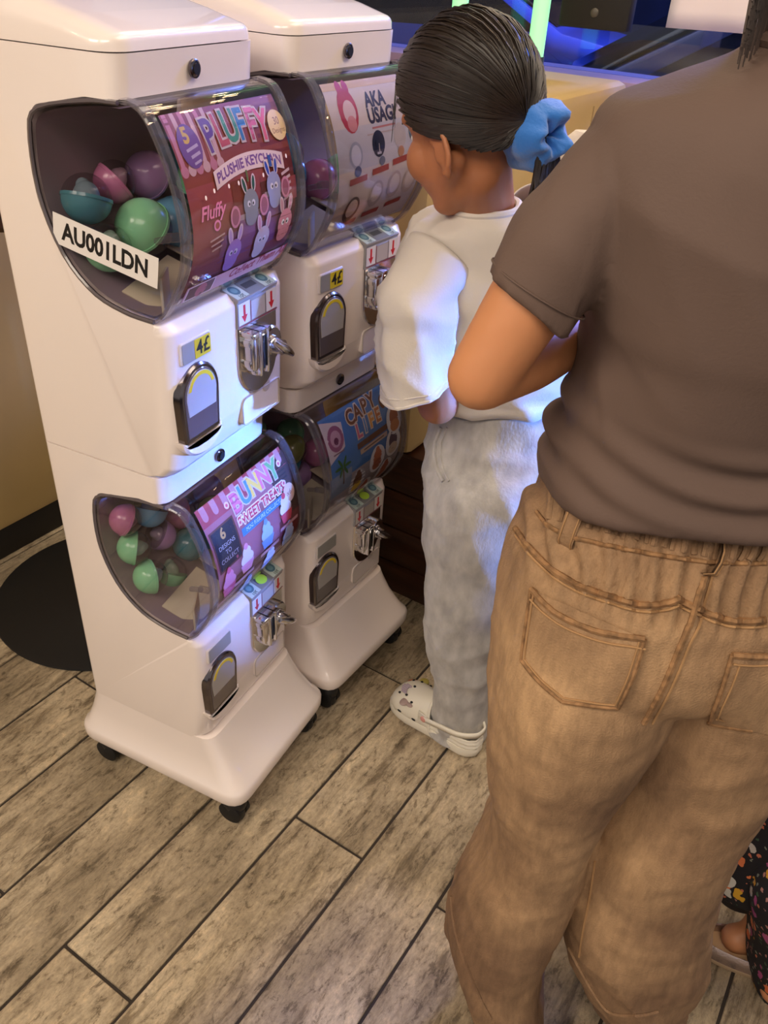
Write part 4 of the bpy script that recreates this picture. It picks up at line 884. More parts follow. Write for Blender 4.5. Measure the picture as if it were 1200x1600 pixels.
# ------------------------------------------------------------------ girl in the white shirt at the far machine
GB = empty('person', (.66, .50, 0), 0, 'person in white T-shirt and grey sweatpants leaning over the far machine', 'person')
HG = 1.335
Hc = on_h(724, 186, HG); F_ = Vector((-.85, .30, -.42)); U_ = Vector((-.4, .14, .9))
mb = MB(); F_, U_, L_, WH = head_mesh(mb, Hc, F_, U_, 1.04, -.040)
neck0 = on_h(760, 335, HG + .04)
HT = HG + .065; HS = HG - .03; HL = 1.33
def mid(L, R, H): return (on_h(L[0], L[1], H) + on_h(R[0], R[1], H)) / 2
t1 = mid((640, 400), (905, 380), HT); t2 = mid((650, 500), (920, 480), HT); t3 = mid((664, 620), (905, 600), HT + .015); pelv = mid((670, 690), (890, 660), HT + .01)
mb.cone(WH(-.02, 0, -.05), neck0, .043, .046); mb.cone(WH(-.005, 0, -.075), neck0, .043, .045); mb.cone(neck0, t1, .045, .065); mb.cone(t1, t2, .085, .088); mb.cone(t2, t3, .088, .085); mb.cone(t3, pelv, .085, .088)
a0 = on_h(690, 415, HS + .035); a1 = on_h(655, 460, HS); elL = on_h(684, 630, HS + .0); knob2 = M2M @ Vector((.40, .245, .955)); wrL = knob2 + Vector((.085, -.055, -.01))
shR = t1 + Vector((.03, .15, .0)); elR = Vector((.60, .80, .90)); wrR = M2M @ Vector((.42, .34, .96))
mb.cone(t1, a0, .055, .042); mb.cone(a0, a1, .042, .04); mb.cone(a1, elL, .04, .037); mb.cone(elL, wrL, .036, .024); mb.cone(t1, shR, .055, .042); mb.cone(shR, elR, .042, .037); mb.cone(elR, wrR, .036, .024)
finger_set(mb, wrL, knob2 - wrL, (0, .6, .3), (0, .2, .9), .86, .75); finger_set(mb, wrR, (-.8, -.4, -.1), (0, -.5, -.4), (0, -.3, .9), .86, .6)
dirT = Vector((-.966, .258, 0)); RO = Vector((.035, .205, 0))
kn = mid((666, 930), (800, 932), HL); an = mid((682, 1062), (766, 1064), HL); ft = on_h(706, 1120, HL); hp = mid((667, 760), (860, 755), HL + .02)
for of in (Vector(), RO):
    h2 = hp + of * .6; mb.cone(pelv, h2, .08, .072); mb.cone(h2, kn + of, .070, .045); mb.cone(kn + of, an + of, .043, .030); mb.cone(an + of, ft + of, .03, .03); q0 = Vector((ft.x, ft.y, .052)) + of; mb.cone(ft + of, q0, .03, .026); mb.cone(q0, q0 + dirT * .12 + Vector((0, 0, -.008)), .026, .018)
body = remesh(mb, 'body', M_skin2, .0045, 5, GB); face_parts(GB, WH, F_, U_, L_, 1.04)

# hair: cap, strands pulled back to the scrunchie, ponytail
kH = 1.08
def hd(f_, l_, u_, s=1.0):
    v = Vector((f_, l_, u_)).normalized(); return Hc + (F_ * (v.x * .108 - .014) + L_ * (v.y * .088) + U_ * (v.z * .106 + .020)) * (kH * s) + Vector()
tie_d = Vector((-.86, .12, -.48)).normalized()
hairline = [(-.64, .30, -.74), (-.46, .58, -.70), (-.28, .78, -.58), (-.06, .90, -.30), (.16, .93, -.22), (.36, .88, -.06), (.55, .74, .30), (.66, .55, .50), (.70, .28, .66), (.72, 0, .69), (.70, -.28, .66), (.66, -.55, .50), (.55, -.74, .30), (.38, -.88, .05), (.22, -.95, -.05), (-.02, -.95, -.16), (-.22, -.80, -.50), (-.46, -.58, -.70), (-.64, -.30, -.74)]
HLc = [Vector(v).normalized() for v in catmull(hairline, 60)]
def hair_to(d0, s0, n=11, jit=.02, lift=.0):
    P = []; j1 = random.uniform(-jit, jit); j2 = random.uniform(-jit, jit)
    for i in range(n):
        t = i / (n - 1); d_ = d0.slerp(tie_d, t) if d0.angle(tie_d) < 3 else d0.lerp(tie_d, t)
        d_ = (d_ + Vector((0, j1, j2)) * sin(pi * t)).normalized(); P.append(hd(d_.x, d_.y, d_.z, s0 + lift * sin(pi * t) - .03 * smoothstep(.0, .1, .1 - t) + .006 * sin(9 * t + 40 * j1)))
    return P
cap_rows = []
for i in range(14):
    t = i / 13; cap_rows.append([hd(*(d0.slerp(tie_d, t * .97)), 1.0 - .035 * (1 - smoothstep(0, .18, t))) for d0 in HLc])
mb = MB(); mb.grid(cap_rows, False); mb.grid([[hd(*(d0.slerp(tie_d, .97)), .8) for d0 in HLc], cap_rows[-1]], False)
hc = mb.build('hair', M_hair); local(hc, GB)
paths = []
for k in range(900):
    d0 = HLc[0].lerp(HLc[0], 0) if False else HLc[random.randrange(len(HLc))].copy()
    d0 = (d0 + Vector((random.uniform(-.04, .04), random.uniform(-.05, .05), random.uniform(-.05, .05)))).normalized()
    d0 = d0.slerp(tie_d, random.choice((0, 0, .1, .25, .45, .6)) * random.random())
    paths.append(hair_to(d0, random.uniform(1.0, 1.022), 10, .05))
o = strands(paths, .0017).build('hair_strands', M_hair, smooth=True); local(o, GB)
# loose wisps in front of the face
paths = []
for k in range(10):
    a = random.uniform(0, 1); d0 = Vector((.50 + .2 * a, .80 - .5 * a, .30 + .3 * a)).normalized(); p0 = hd(*d0, 1.0); P = [p0]; v = (F_ * .1 + L_ * .15 - U_ * .6)
    ln = random.uniform(.04, .09)
    for i in range(7): P.append(P[-1] + (v.normalized() * ln / 7)); v = v + Vector((0, 0, -.35)) + Vector((random.uniform(-.08, .08), random.uniform(-.08, .08), 0))
    paths.append(P)
o = strands(paths, .0006, 3).build('loose_hair', M_hair); local(o, GB)
tie = on_h(826, 214, HG - .055)
# join hair to tie, then ponytail falling behind the collar
endp = on_h(822, 352, HG - .085); paths = []
back = -F_
for k in range(260):
    a = random.uniform(0, 2 * pi); rr = .020 * sqrt(random.random()); e1 = RX * cos(a) + UX * sin(a)
    P0 = tie + (L_ * cos(a) + U_ * sin(a)) * rr - back * .035; P1 = tie + (L_ * cos(a) + U_ * sin(a)) * rr * .7
    pts = [P0, P1, tie + back * .035 + (L_ * cos(a) + U_ * sin(a)) * rr + Vector((0, 0, -.015)), tie + back * .045 + (L_ * cos(a) * 1.3 + U_ * sin(a) * .4) * rr * 1.2 + Vector((0, 0, -.06)),
           tie.lerp(endp, .75) + back * .03 + (L_ * cos(a) * 1.2) * rr * 1.2 + Vector((random.uniform(-.006, .006), random.uniform(-.006, .006), 0)), endp + back * .01 + L_ * cos(a) * rr * 1.0 + Vector((random.uniform(-.01, .01), random.uniform(-.01, .01), random.uniform(-.05, .0)))]
    paths.append([Vector(q) for q in catmull([tuple(p) for p in pts], 12)])
o = strands(paths, .0022, 4).build('ponytail', M_hair); local(o, GB)
# blue scrunchie: ruffled ring
axs = (back * .9 + Vector((.1, -.2, -.25))).normalized(); e1 = axs.orthogonal().normalized(); e2 = axs.cross(e1); rows = []
for i in range(56):
    a = 2 * pi * i / 56; rr = .025 + .003 * sin(5 * a + 1); row = []
    tr = .029 + .0025 * sin(4 * a) + .001 * sin(9 * a)
    for j in range(20):
        b_ = 2 * pi * j / 20; q = tr * (1 + .09 * sin(5 * b_ + 1.2 * sin(3 * a)))
        row.append(tie + back * .012 + (e1 * cos(a) + e2 * sin(a)) * (rr + q * .72 * cos(b_)) + axs * (q * 1.35 * sin(b_) + .005 * sin(3 * a)))
    rows.append(row)
rows.append(rows[0]); mb = MB(); mb.grid(rows, True); o = mb.build('scrunchie', mat('blue_velvet', (14, 104, 190), .8, sheen=.4, bump=.3, bump_scale=200), angle=180); local(o, GB); label_part(o, 'bright blue velvet scrunchie')

# T-shirt: torso and sleeves
M_tee = mat('white_tee', (204, 196, 187), .85, bump=.10, bump_scale=300, noise_amt=.02)
S = [sec((706, 322), (812, 318), HG + .03, .062), sec((690, 333), (830, 326), HG + .035, .078), sec((650, 352), (872, 338), HG + .05, .098, 0), sec((628, 392), (905, 372), HT, .115), sec((622, 440), (915, 420), HT, .125), sec((640, 500), (925, 480), HT, .125), sec((650, 560), (925, 540), HT + .01, .122), sec((658, 592), (918, 574), HT + .015, .122), sec((664, 606), (905, 590), HT + .015, .124), sec((668, 614), (900, 598), HT + .015, .118)]
rows = loft(S, 96, 90, 2.3)
def fw(p, u, t):
    e = smoothstep(.06, .25, u); return (.015 * fold(p, (.75, .35, -.6), 9, 3.1, .15) + .008 * fold(p, (.9, .2, -.3), 16, 8.2, .2)) * e - .002
rows = wrinkle(rows, fw)
mb = MB(); mb.grid(rows, True); 
tee = mb.build('t_shirt', M_tee, None, angle=80); tee.modifiers.new('th', 'SOLIDIFY').thickness = .002; local(tee, GB)
mb = MB(); cr0 = [r for r in rows[0]]; mb.tube(cr0[::2], .0062, 8, closed=True); mb.tube([a.lerp(b, .5) for a, b in zip(rows[2], rows[3])][::2], .0022, 6, closed=True); local(mb.build('collar', M_tee), tee) if False else local(mb.build('collar', M_tee), GB)
def sleeve(secs, name, m_, root, fw_, n=56, m2=44):
    rows = wrinkle(loft(secs, n, m2, 2.1), fw_); mb = MB(); mb.grid(rows, True); o = mb.build(name, m_, None, angle=80); o.modifiers.new('th', 'SOLIDIFY').thickness = .002; local(o, root)
    mb = MB(); mb.tube(rows[-1][::2], .003, 6, closed=True); mb.tube(rows[-5][::2], .0016, 5, closed=True); local(mb.build(name + '_hem', m_), root); return o
def ringsec(c, d, w, rw, rd):
    """ring around c across axis d; w = width direction"""
    d = Vector(d).normalized(); w = Vector(w); w = (w - d * w.dot(d)).normalized(); return (Vector(c), w * rw, d.cross(w) * rd)
c0 = on_h(690, 410, HS + .035); c1 = on_h(652, 455, HS); c2 = on_h(645, 530, HS - .01); c3 = on_h(650, 606, HS - .015)
dn = (c3 - c1)
fs = lambda p, u, t: (.014 * fold(p, (.35, .1, -.95), 10, 1.3, .15) + .009 * fold(p, (.8, .2, -.5), 15, 4.4, .2)) * smoothstep(0, .3, u)
sleeve([ringsec(c0, c1 - c0, SN, .068, .06), ringsec(c1, dn, SN, .062, .066), ringsec(c1.lerp(c2, .6), dn, SN, .060, .066), ringsec(c2, dn, SN, .060, .066), ringsec(c2.lerp(c3, .6), dn + SN * .02, SN, .061, .067), ringsec(c3, dn + SN * .06 - Vector((0, 0, .0)), SN + Vector((0, 0, -.42)), .062, .068)], 'sleeve', M_tee, GB, fs)
cR = shR; dR = elR - shR
sleeve([ringsec(cR - dR * .25, dR, SN, .06, .06), ringsec(cR + dR * .1, dR, SN, .066, .066), ringsec(cR + dR * .5, dR, SN, .068, .068), ringsec(cR + dR * .85, dR, SN, .07, .07)], 'sleeve', M_tee, GB, fs)

# sweatpants
M_sweat = mat('grey_marl', (158, 154, 150), .9, noise_amt=1, noise_scale=38, rgb2=(190, 186, 180), bump=.22, bump_scale=220, sheen=.2, stretch=(1, 1, .5))
def leg_rows(dx, Hd, off=Vector()):
    S = [sec((676, 622), (905, 588), HT + .02, .118), sec((670, 690), (900, 655), HT + .0, .122), sec((667, 745), (872, 735), HL + .015, .112), sec((664, 810), (842, 812), HL + .0, .102), sec((664, 880), (816, 884), HL, .092), sec((666, 950), (794, 952), HL, .082), sec((672, 1010), (780, 1012), HL, .072), sec((682, 1060), (766, 1062), HL, .064), sec((674, 1100), (764, 1104), HL, .064), sec((668, 1128), (754, 1138), HL - .005, .060)]
    return [(c + off, a, b) for c, a, b in S]
fl_ = lambda p, u, t: (.009 * fold(p, (.55, .25, -.8), 10, 2.2, .2) + .0065 * fold(p, (.8, .3, .3), 13, 6.1, .25)) * smoothstep(.0, .12, u) + .005 * sin(60 * u + 3 * sin(6.28 * t)) * smoothstep(.86, .97, u)
rows = wrinkle(loft(leg_rows(0, 0), 80, 110, 2.2), fl_); mb = MB(); mb.grid(rows, True); pants = mb.build('sweatpants', M_sweat, None, angle=80); pants.modifiers.new('th', 'SOLIDIFY').thickness = .003; local(pants, GB)
S2 = leg_rows(0, 0, Vector((.035, .205, 0)))
S2 = [(c + Vector((0, -.11 * (1 - smoothstep(0, 3, i)), 0)), a * (.75 if i < 3 else 1), b) for i, (c, a, b) in enumerate(S2)]
rows = wrinkle(loft(S2, 64, 90, 2.2), fl_); mb = MB(); mb.grid(rows, True); o = mb.build('trouser_leg', M_sweat, None, angle=80); o.modifiers.new('th', 'SOLIDIFY').thickness = .003; local(o, GB)
# side pocket: two lips of the opening
for dx_, rr in ((0, .0042), (9, .0028)):
    P = []
    for px, py in ((690, 668), (681, 690), (679, 712), (684, 735), (693, 752)):
        loc, nor = ray_hit(pants, px + dx_, py)
        if loc: P.append(loc + nor * .001)
    if len(P) > 2: mb = MB(); mb.tube(P, rr, 6); local(mb.build('pocket_edge', M_sweat), GB)

# clogs
M_clog = mat('clog_foam', (228, 222, 206), .55, bump=.05, bump_scale=90)
def clog(loc, ang, label, charms):
    r = empty('clog', loc, ang, label, 'shoe', 'white clogs')
    # footprint along +x (toe), heel at -x ; length .245
    def half(x):  # half width left(outer) / right
        pts = [(-.125, .010), (-.115, .026), (-.09, .035), (-.04, .036), (.0, .041), (.05, .048), (.085, .047), (.105, .038), (.117, .022), (.120, .006)]
        for (a, b), (c, d) in zip(pts, pts[1:]):
            if x <= c: return b + (d - b) * max(0, (x - a) / (c - a))
        return .006
    xs = [-.125, -.12, -.11, -.095, -.07, -.04, -.01, .02, .05, .075, .095, .108, .116, .120]
    fp = [(x, half(x)) for x in xs] + [(x, -half(x) * .94) for x in xs[::-1]]
    def outline(z, g): return [Vector((x * (1 + g * .5), y * (1 + g), z)) for x, y in fp]
    sole = MB(); sole.grid([outline(.0, -.10), outline(.003, -.02), outline(.008, .02), outline(.020, .03), outline(.026, .0), outline(.027, -.2)], True, True, True); sole.build('sole', M_clog, r)
    # upper: dome over the toe half
    rows = []
    for i in range(15):
        x = -.012 + .131 * i / 14; w_ = half(x) * .99; h_ = .066 * (1 - .30 * (i / 14) ** 1.2) * sqrt(max(.02, 1 - max(0, (x - .045) / .0755) ** 2.6)); 
        rows.append([Vector((x + .016 * (sin(pi * k / 18) if i == 0 else sin(pi * k / 18) * (1 - i / 14)) * 1.0, w_ * (abs(cos(pi * k / 18)) ** .8) * (1 if k < 9 else -1), .020 + h_ * sin(pi * k / 18) ** .75)) for k in range(19)])
    up = MB(); up.grid(rows, False); up.tube(rows[0], .004, 6); u_ = up.build('upper', M_clog, r); u_.modifiers.new('t', 'SOLIDIFY').thickness = .004
    # side walls towards the heel with ribs
    wl = MB()
    wall = [(-.010, 1), (-.04, 1), (-.07, 1), (-.095, 1), (-.11, 1), (-.12, 1), (-.126, 1)]
    path = [(x, half(x) * .98) for x in (.02, -.01, -.04, -.07, -.095, -.11, -.12, -.1245)] + [(x, -half(x) * .94 * .98) for x in (-.1245, -.12, -.11, -.095, -.07, -.04, -.01, .02)]
    rws = []
    for j in range(13):
        zz = .018 + .034 * j / 12; bulge = .0022 * sin(j * 2 * pi / 4) ; rws.append([Vector((x * (1 + (bulge * 8 if x < -.05 else 0)), y * (1 + bulge * 10), zz + (.012 * smoothstep(-.02, .02, x)) * j / 12)) for x, y in path])
    wl.grid(rws, False); o = wl.build('side_wall', M_clog, r); o.modifiers.new('t', 'SOLIDIFY').thickness = .004
    # heel strap
    P = [Vector((x, y * 1.06, z)) for x, y, z in ((.005, .042, .050), (-.04, .042, .062), (-.09, .038, .070), (-.122, .018, .074), (-.128, 0, .075), (-.122, -.018, .074), (-.09, -.036, .070), (-.04, -.040, .062), (.005, -.040, .050))]
    P = [Vector(q) for q in catmull([tuple(p) for p in P], 30)]; st_ = MB(); st_.grid([[p + Vector((0, 0, -.007)) for p in P], [p * 1.0 + Vector((0, 0, .007)) for p in P]], False); o = st_.build('heel_strap', M_clog, r); o.modifiers.new('t', 'SOLIDIFY').thickness = .004
    for s in (-1, 1): MB().ellipsoid((.004, s * .0435, .05), (Vector((.008, 0, 0)), Vector((0, .003, 0)), Vector((0, 0, .008))), 12, 8).build('rivet', mat('rivet_pink', (214, 150, 140), .5), r)
    def top(x, f):  # point on the upper
        i = max(0, min(13, (x + .012) / .131 * 14)); a = int(i); t = i - a; k = 9 - f * 9; kb = int(k); kt = k - kb
        p = rows[a][kb].lerp(rows[min(a + 1, 14)][kb], t); q = rows[a][min(kb + 1, 18)].lerp(rows[min(a + 1, 14)][min(kb + 1, 18)], t); return p.lerp(q, kt)
    for x, f in ((.062, -.35), (.060, .0), (.062, .35), (.085, -.30), (.088, .05), (.085, .35), (.040, -.5), (.04, .5)):
        p = top(x, f); MB().ellipsoid(p + Vector((0, 0, .001)), (Vector((.0035, 0, 0)), Vector((0, .0035, 0)), Vector((0, 0, .0022))), 10, 6).build('vent_hole', M_slot, r)
    for x, s in ((.07, 1), (.03, 1), (.07, -1), (.03, -1)):
        MB().ellipsoid((x, s * half(x) * (.985 if s > 0 else .93), .030), (Vector((.006, 0, 0)), Vector((0, .002, 0)), Vector((0, 0, .003))), 10, 6).build('side_vent', M_slot, r)
    for x, f, kind in charms:
        p = top(x, f) + Vector((0, 0, .003)); ch = MB()
        if kind == 'ribbon':
            for q in range(5): ch.box(p + Vector((.004 * math.sin(q), (q - 2) * .0055, .0015)), (.015, .006, .004), .0015)
            ch.build('charm', mat('charm_lilac', (176, 160, 172), .5), r)
        elif kind == 'mushroom':
            ch.ellipsoid(p + Vector((.006, 0, .001)), (Vector((.010, 0, 0)), Vector((0, .014, 0)), Vector((0, 0, .004))), 14, 8); ch.ellipsoid(p + Vector((-.008, 0, .001)), (Vector((.009, 0, 0)), Vector((0, .006, 0)), Vector((0, 0, .004))), 12, 8); ch.build('charm', mat('charm_taupe', (168, 146, 140), .5), r)
        else:
            ch.lathe([(0, 0), (.011, 0), (.011, .004), (.008, .006), (0, .006)], Matrix.Translation(p), 18); ch.build('charm', mat('charm_gold', (160, 146, 70), .45), r)
    return r
dT = math.atan2(.258, -.966)
pm = (Vector((.516, .487, 0)) + Vector((.752, .426, 0))) / 2
clog(pm, dT, 'white clog with small charms under the grey sweatpants leg', [(.074, .18, 'ribbon'), (.052, .62, 'mushroom'), (.066, -.62, 'button')])
clog(pm + Vector((.035, .205, 0)), dT, 'far white clog mostly hidden behind the brown jeans', [(.07, .1, 'button')])
# ------------------------------------------------------------------ woman in brown, seen from behind
WB = empty('person', (1.06, -.02, 0), 0, 'person in brown T-shirt and wide brown jeans with back turned', 'person')
SC = .315
def pt(s, z, H): q = CAM + SN * s + HN * H; return Vector((q.x, q.y, z))
def secS(s0, s1, z, H, th, tilt=0.0): c = pt((s0 + s1) / 2, z, H); return (c, SN * ((s1 - s0) / 2) + Vector((0, 0, tilt)), HN * th)
def secP(L, H, th, sc=SC, wr=1.0):
    """left outline direction, mirrored about the body's middle"""
    a = on_h(L[0], L[1], H); s0 = (a - CAM).dot(SN); return secS(s0, sc + (sc - s0) * wr, a.z, H, th)
# body under the clothes
mb = MB(); HcW = pt(.315, 1.60, .755); FW, UW, LW_, WW = head_mesh(mb, HcW, Vector((-.25, .85, -.35)), Vector((-.05, .3, .95)), 1.06)
nk = pt(SC, 1.42, .715); mb.cone(WW(-.03, 0, -.06), nk, .052, .056); mb.cone(WW(-.01, 0, -.08), nk, .050, .055)
ch_ = pt(SC, 1.28, .72); wa = pt(SC, 1.12, .735); pv = pt(SC, .95, .745)
mb.cone(nk, ch_, .06, .09); mb.cone(ch_ - SN * .05, wa, .082, .08); mb.cone(ch_ + SN * .05, wa, .082, .08); mb.cone(wa, pv, .082, .09)
shW = pt(SC - .135, 1.35, .70); shE = pt(SC + .155, 1.35, .70)
e1_ = on_h(752, 588, .685); w1_ = on_h(935, 512, .86)
e2_ = pt(SC + .24, 1.13, .72); w2_ = pt(SC + .08, 1.18, .95)
mb.cone(ch_ + Vector((0, 0, .03)), shW, .06, .036); mb.cone(ch_ + Vector((0, 0, .03)), shE, .06, .036); mb.cone(nk - Vector((0, 0, .05)), shW, .035, .034); mb.cone(nk - Vector((0, 0, .05)), shE, .035, .034)
um = on_h(826, 470, .69)
mb.cone(shW, um, .036, .036); mb.cone(um, e1_, .036, .0315); mb.cone(e1_, e1_.lerp(w1_, .35), .031, .034); mb.cone(e1_.lerp(w1_, .35), w1_, .034, .024); mb.cone(shE, e2_, .036, .032); mb.cone(e2_, w2_, .032, .024)
finger_set(mb, w1_, SN * .55 + HN * .7, -Vector((0, 0, 1)) * .2 + SN, Vector((0, 0, 1)), .95, .55); finger_set(mb, w2_, -SN * .5 + HN * .7, -SN, Vector((0, 0, 1)), .95, .55)
lk = [pt(.22, .90, .745), on_h(868, 1180, .735), on_h(800, 1480, .715), on_h(788, 1560, .705)]; rk = [pt(.41, .90, .745), on_h(1080, 1190, .735), on_h(990, 1480, .715), on_h(985, 1555, .708)]
for q in (lk, rk):
    mb.cone(pv, q[0], .09, .08); mb.cone(q[0], q[1], .08, .052); mb.cone(q[1], q[2], .05, .035); mb.cone(q[2], q[3], .035, .032); f0 = Vector((q[3].x, q[3].y, .055)); mb.cone(q[3], f0, .032, .03); mb.cone(f0, f0 + HN * .13 + Vector((0, 0, -.02)), .03, .022)
wbody = remesh(mb, 'body', M_skin, .006, 5, WB); face_parts(WB, WW, FW, UW, LW_, 1.06)
# hair: cap and a long tail down the back
def hdW(v, s=1.0): v = Vector(v).normalized(); return HcW + (FW * (v.x * .108 - .014) + LW_ * (v.y * .090) + UW * (v.z * .108 + .020)) * (1.06 * s)
tieW = Vector((-.97, 0, .1)).normalized(); rows = [[hdW(d0.slerp(tieW, t / 12 * .98), 1.0 - .03 * (t == 0)) for d0 in HLc] for t in range(13)]
mb = MB(); mb.grid(rows, False); local(mb.build('hair', M_hairb), WB)
paths = []; tp = hdW(tieW, 1.0)
for k in range(420):
    d0 = HLc[random.randrange(len(HLc))].slerp(tieW, random.random() * .5); paths.append([hdW(d0.slerp(tieW, i / 8), 1.01 + .012 * random.random()) for i in range(9)])
for k in range(220):
    a = random.uniform(-1, 1); s_ = SC - .072 + .02 * a; P = [hdW((.1 + .2 * a, .9, .2), 1.02), pt(s_ - .005, 1.56, .70 + .02 * a), pt(s_ - .002, 1.465 + random.uniform(-.03, .03), .685 + .03 * a)]
    paths.append([Vector(q) for q in catmull([tuple(p) for p in P], 8)])
local(strands(paths, .0015, 4).build('hair_strands', M_hairb), WB)

# T-shirt
M_brown = mat('brown_tee', (98, 79, 70), .82, bump=.12, bump_scale=350, noise_amt=.04, noise_scale=12)
S = [secS(.252, .378, 1.452, .708, .062), secS(.238, .392, 1.440, .706, .074), secS(.190, .440, 1.422, .704, .084), secS(.150, .480, 1.402, .704, .096), secS(.145, .485, 1.365, .706, .110), secS(.145, .485, 1.315, .712, .120), secP((916, 470), .715, .122), secP((922, 520), .72, .120), secP((905, 575), .725, .116), secP((889, 622), .73, .114), secP((874, 665), .735, .119), secP((854, 705), .74, .126), secP((845, 738), .742, .129), secP((846, 757), .742, .127)]
for i_, q_ in ((10, .008), (11, .018), (12, .027), (13, .030)): S[i_] = (S[i_][0], S[i_][1], S[i_][2] - Vector((0, 0, q_)))
rows = loft(S, 120, 110, 2.35); mb = MB(); mb.grid(rows, True, True, True)
s0_ = on_h(975, 255, .70); s1_ = on_h(928, 312, .697); s2_ = on_h(876, 388, .692); s3_ = on_h(826, 478, .688); dS = s3_ - s1_
sl_ = loft([ringsec(s0_, s1_ - s0_, SN, .036, .046), ringsec(s1_, dS + SN * .02, SN, .040, .050), ringsec(s1_.lerp(s2_, .6), dS, SN, .043, .050), ringsec(s2_, dS, SN, .0445, .050), ringsec(s2_.lerp(s3_, .6), dS, SN, .045, .048), ringsec(s3_, dS - SN * .02, SN + Vector((0, 0, -.30)), .0455, .047)], 48, 50, 2.1); mb.grid(sl_, True, True, True)
dE = e2_ - shE
sr_ = loft([ringsec(shE - SN * .03 + Vector((0, 0, .01)), dE + SN * .1, SN, .044, .05), ringsec(shE + dE * .15, dE, SN, .046, .054), ringsec(shE + dE * .4, dE, SN, .046, .052), ringsec(shE + dE * .62, dE, SN, .047, .05)], 48, 40); mb.grid(sr_, True, True, True)
wt = remesh(mb, 't_shirt', M_brown, .0045, 5, WB)
def push(o, fn):
    Mi = rootmat_w(o); R3 = Mi.inverted().to_3x3(); me = o.data; N_ = [Vector(v.normal) for v in me.vertices]
    for v, n in zip(me.vertices, N_): v.co += R3 @ (n * fn(Mi @ v.co, n))
    me.update(); CACHE.pop(o.name, None)
def fb(p, n):
    q = p - pt(SC, 0, .7); s_ = q.dot(SN); low = smoothstep(1.145, 1.10, p.z) if False else (1 - smoothstep(1.10, 1.18, p.z)) * smoothstep(1.06, 1.085, p.z); e = smoothstep(1.44, 1.36, p.z) if False else 1 - smoothstep(1.37, 1.44, p.z)
    band = sin(165 * (p.z + .16 * s_ * (1 if s_ < 0 else .4) + .012 * noise.noise(p * 9)) + 3.0 * noise.noise(p * 6))
    v = .0095 * band * low * (.3 + 1.4 * abs(noise.noise(p * 6 + Vector((3, 1, 7))))) + (.009 * fold(p, SN + Vector((0, 0, -.5)), 7, 2.7, .16) + .0028 * fold(p, SN * .6 + Vector((0, 0, -.8)), 13, 9.7, .2)) * e * (1 - .6 * low)
    if s_ < -.17: v = v * .6 + .004 * fold(p, dS, 11, 5.5, .15)
    return v
push(wt, fb)
mb = MB(); mb.tube(rows[0][::2], .0055, 8, closed=True); mb.grid([[p for p in rows[0]], [p + Vector((0, 0, .014)) - (p - sum(rows[0], Vector()) / 120) * .07 for p in rows[0]]], True); local(mb.build('collar', M_brown), WB)
mb = MB(); mb.tube([p + (p - s3_) * .012 for p in sl_[-9]], .0009, 5, closed=True); local(mb.build('sleeve_hem', M_brown), WB)

# wide jeans: hips and two legs grown together
def denim():
    m = mat('brown_denim', (128, 92, 60), .85, bump=.35, bump_scale=420)
    N = m.node_tree.nodes; L = m.node_tree.links; b = N['Principled BSDF']; tc = N.new('ShaderNodeTexCoord')
    n1 = N.new('ShaderNodeTexNoise'); n1.inputs['Scale'].default_value = 4.2; n1.inputs['Detail'].default_value = 5; L.new(tc.outputs['Object'], n1.inputs['Vector'])
    r = N.new('ShaderNodeValToRGB'); r.color_ramp.elements[0].color = lin((122, 94, 70)); r.color_ramp.elements[1].color = lin((184, 150, 112)); r.color_ramp.elements[0].position = .36; r.color_ramp.elements[1].position = .68
    L.new(n1.outputs['Fac'], r.inputs[0])
    mp = N.new('ShaderNodeMapping'); mp.inputs['Scale'].default_value = (1, 1, .25); L.new(tc.outputs['Object'], mp.inputs[0])
    n2 = N.new('ShaderNodeTexNoise'); n2.inputs['Scale'].default_value = 60; n2.inputs['Detail'].default_value = 8; n2.inputs['Roughness'].default_value = .75; L.new(mp.outputs[0], n2.inputs['Vector'])
    r2 = N.new('ShaderNodeValToRGB'); r2.color_ramp.elements[0].color = (.72, .70, .68, 1); r2.color_ramp.elements[1].color = (1.25, 1.24, 1.22, 1); r2.color_ramp.elements[0].position = .35; r2.color_ramp.elements[1].position = .65
    L.new(n2.outputs['Fac'], r2.inputs[0]); x = N.new('ShaderNodeMix'); x.data_type = 'RGBA'; x.blend_type = 'MULTIPLY'; x.inputs[0].default_value = .8; L.new(r.outputs[0], x.inputs[6]); L.new(r2.outputs[0], x.inputs[7]); L.new(x.outputs[2], b.inputs['Base Color']); return m
M_denim = denim(); M_thread = mat('tan_thread', (170, 132, 90), .8); M_seam = mat('worn_seam', (146, 110, 74), .85, noise_amt=.4, noise_scale=110)
mb = MB()
Hh = [secP((905, 690), .738, .098), secP((868, 730), .742, .108), secP((838, 780), .742, .126), secP((812, 815), .742, .134), secP((792, 880), .742, .142), secP((776, 940), .742, .143), secP((790, 985), .742, .125), secP((850, 1020), .74, .09)]
mb.grid(loft(Hh, 64, 40, 2.35), True, True, True)
Ll = [sec((785, 900), (1050, 925), .742, .11), sec((772, 990), (1062, 1010), .738, .136), sec((763, 1090), (1020, 1102), .734, .130), sec((765, 1180), (964, 1190), .730, .115), sec((768, 1255), (930, 1262), .728, .10), sec((758, 1310), (914, 1318), .728, .095), sec((728, 1360), (897, 1368), .722, .098), sec((706, 1410), (872, 1418), .718, .102), sec((708, 1462), (853, 1470), .714, .10), sec((726, 1518), (840, 1524), .708, .092), sec((746, 1564), (832, 1570), .702, .08), sec((757, 1588), (816, 1594), .698, .07)]
mb.grid(loft(Ll, 56, 80, 2.3), True, True, True)
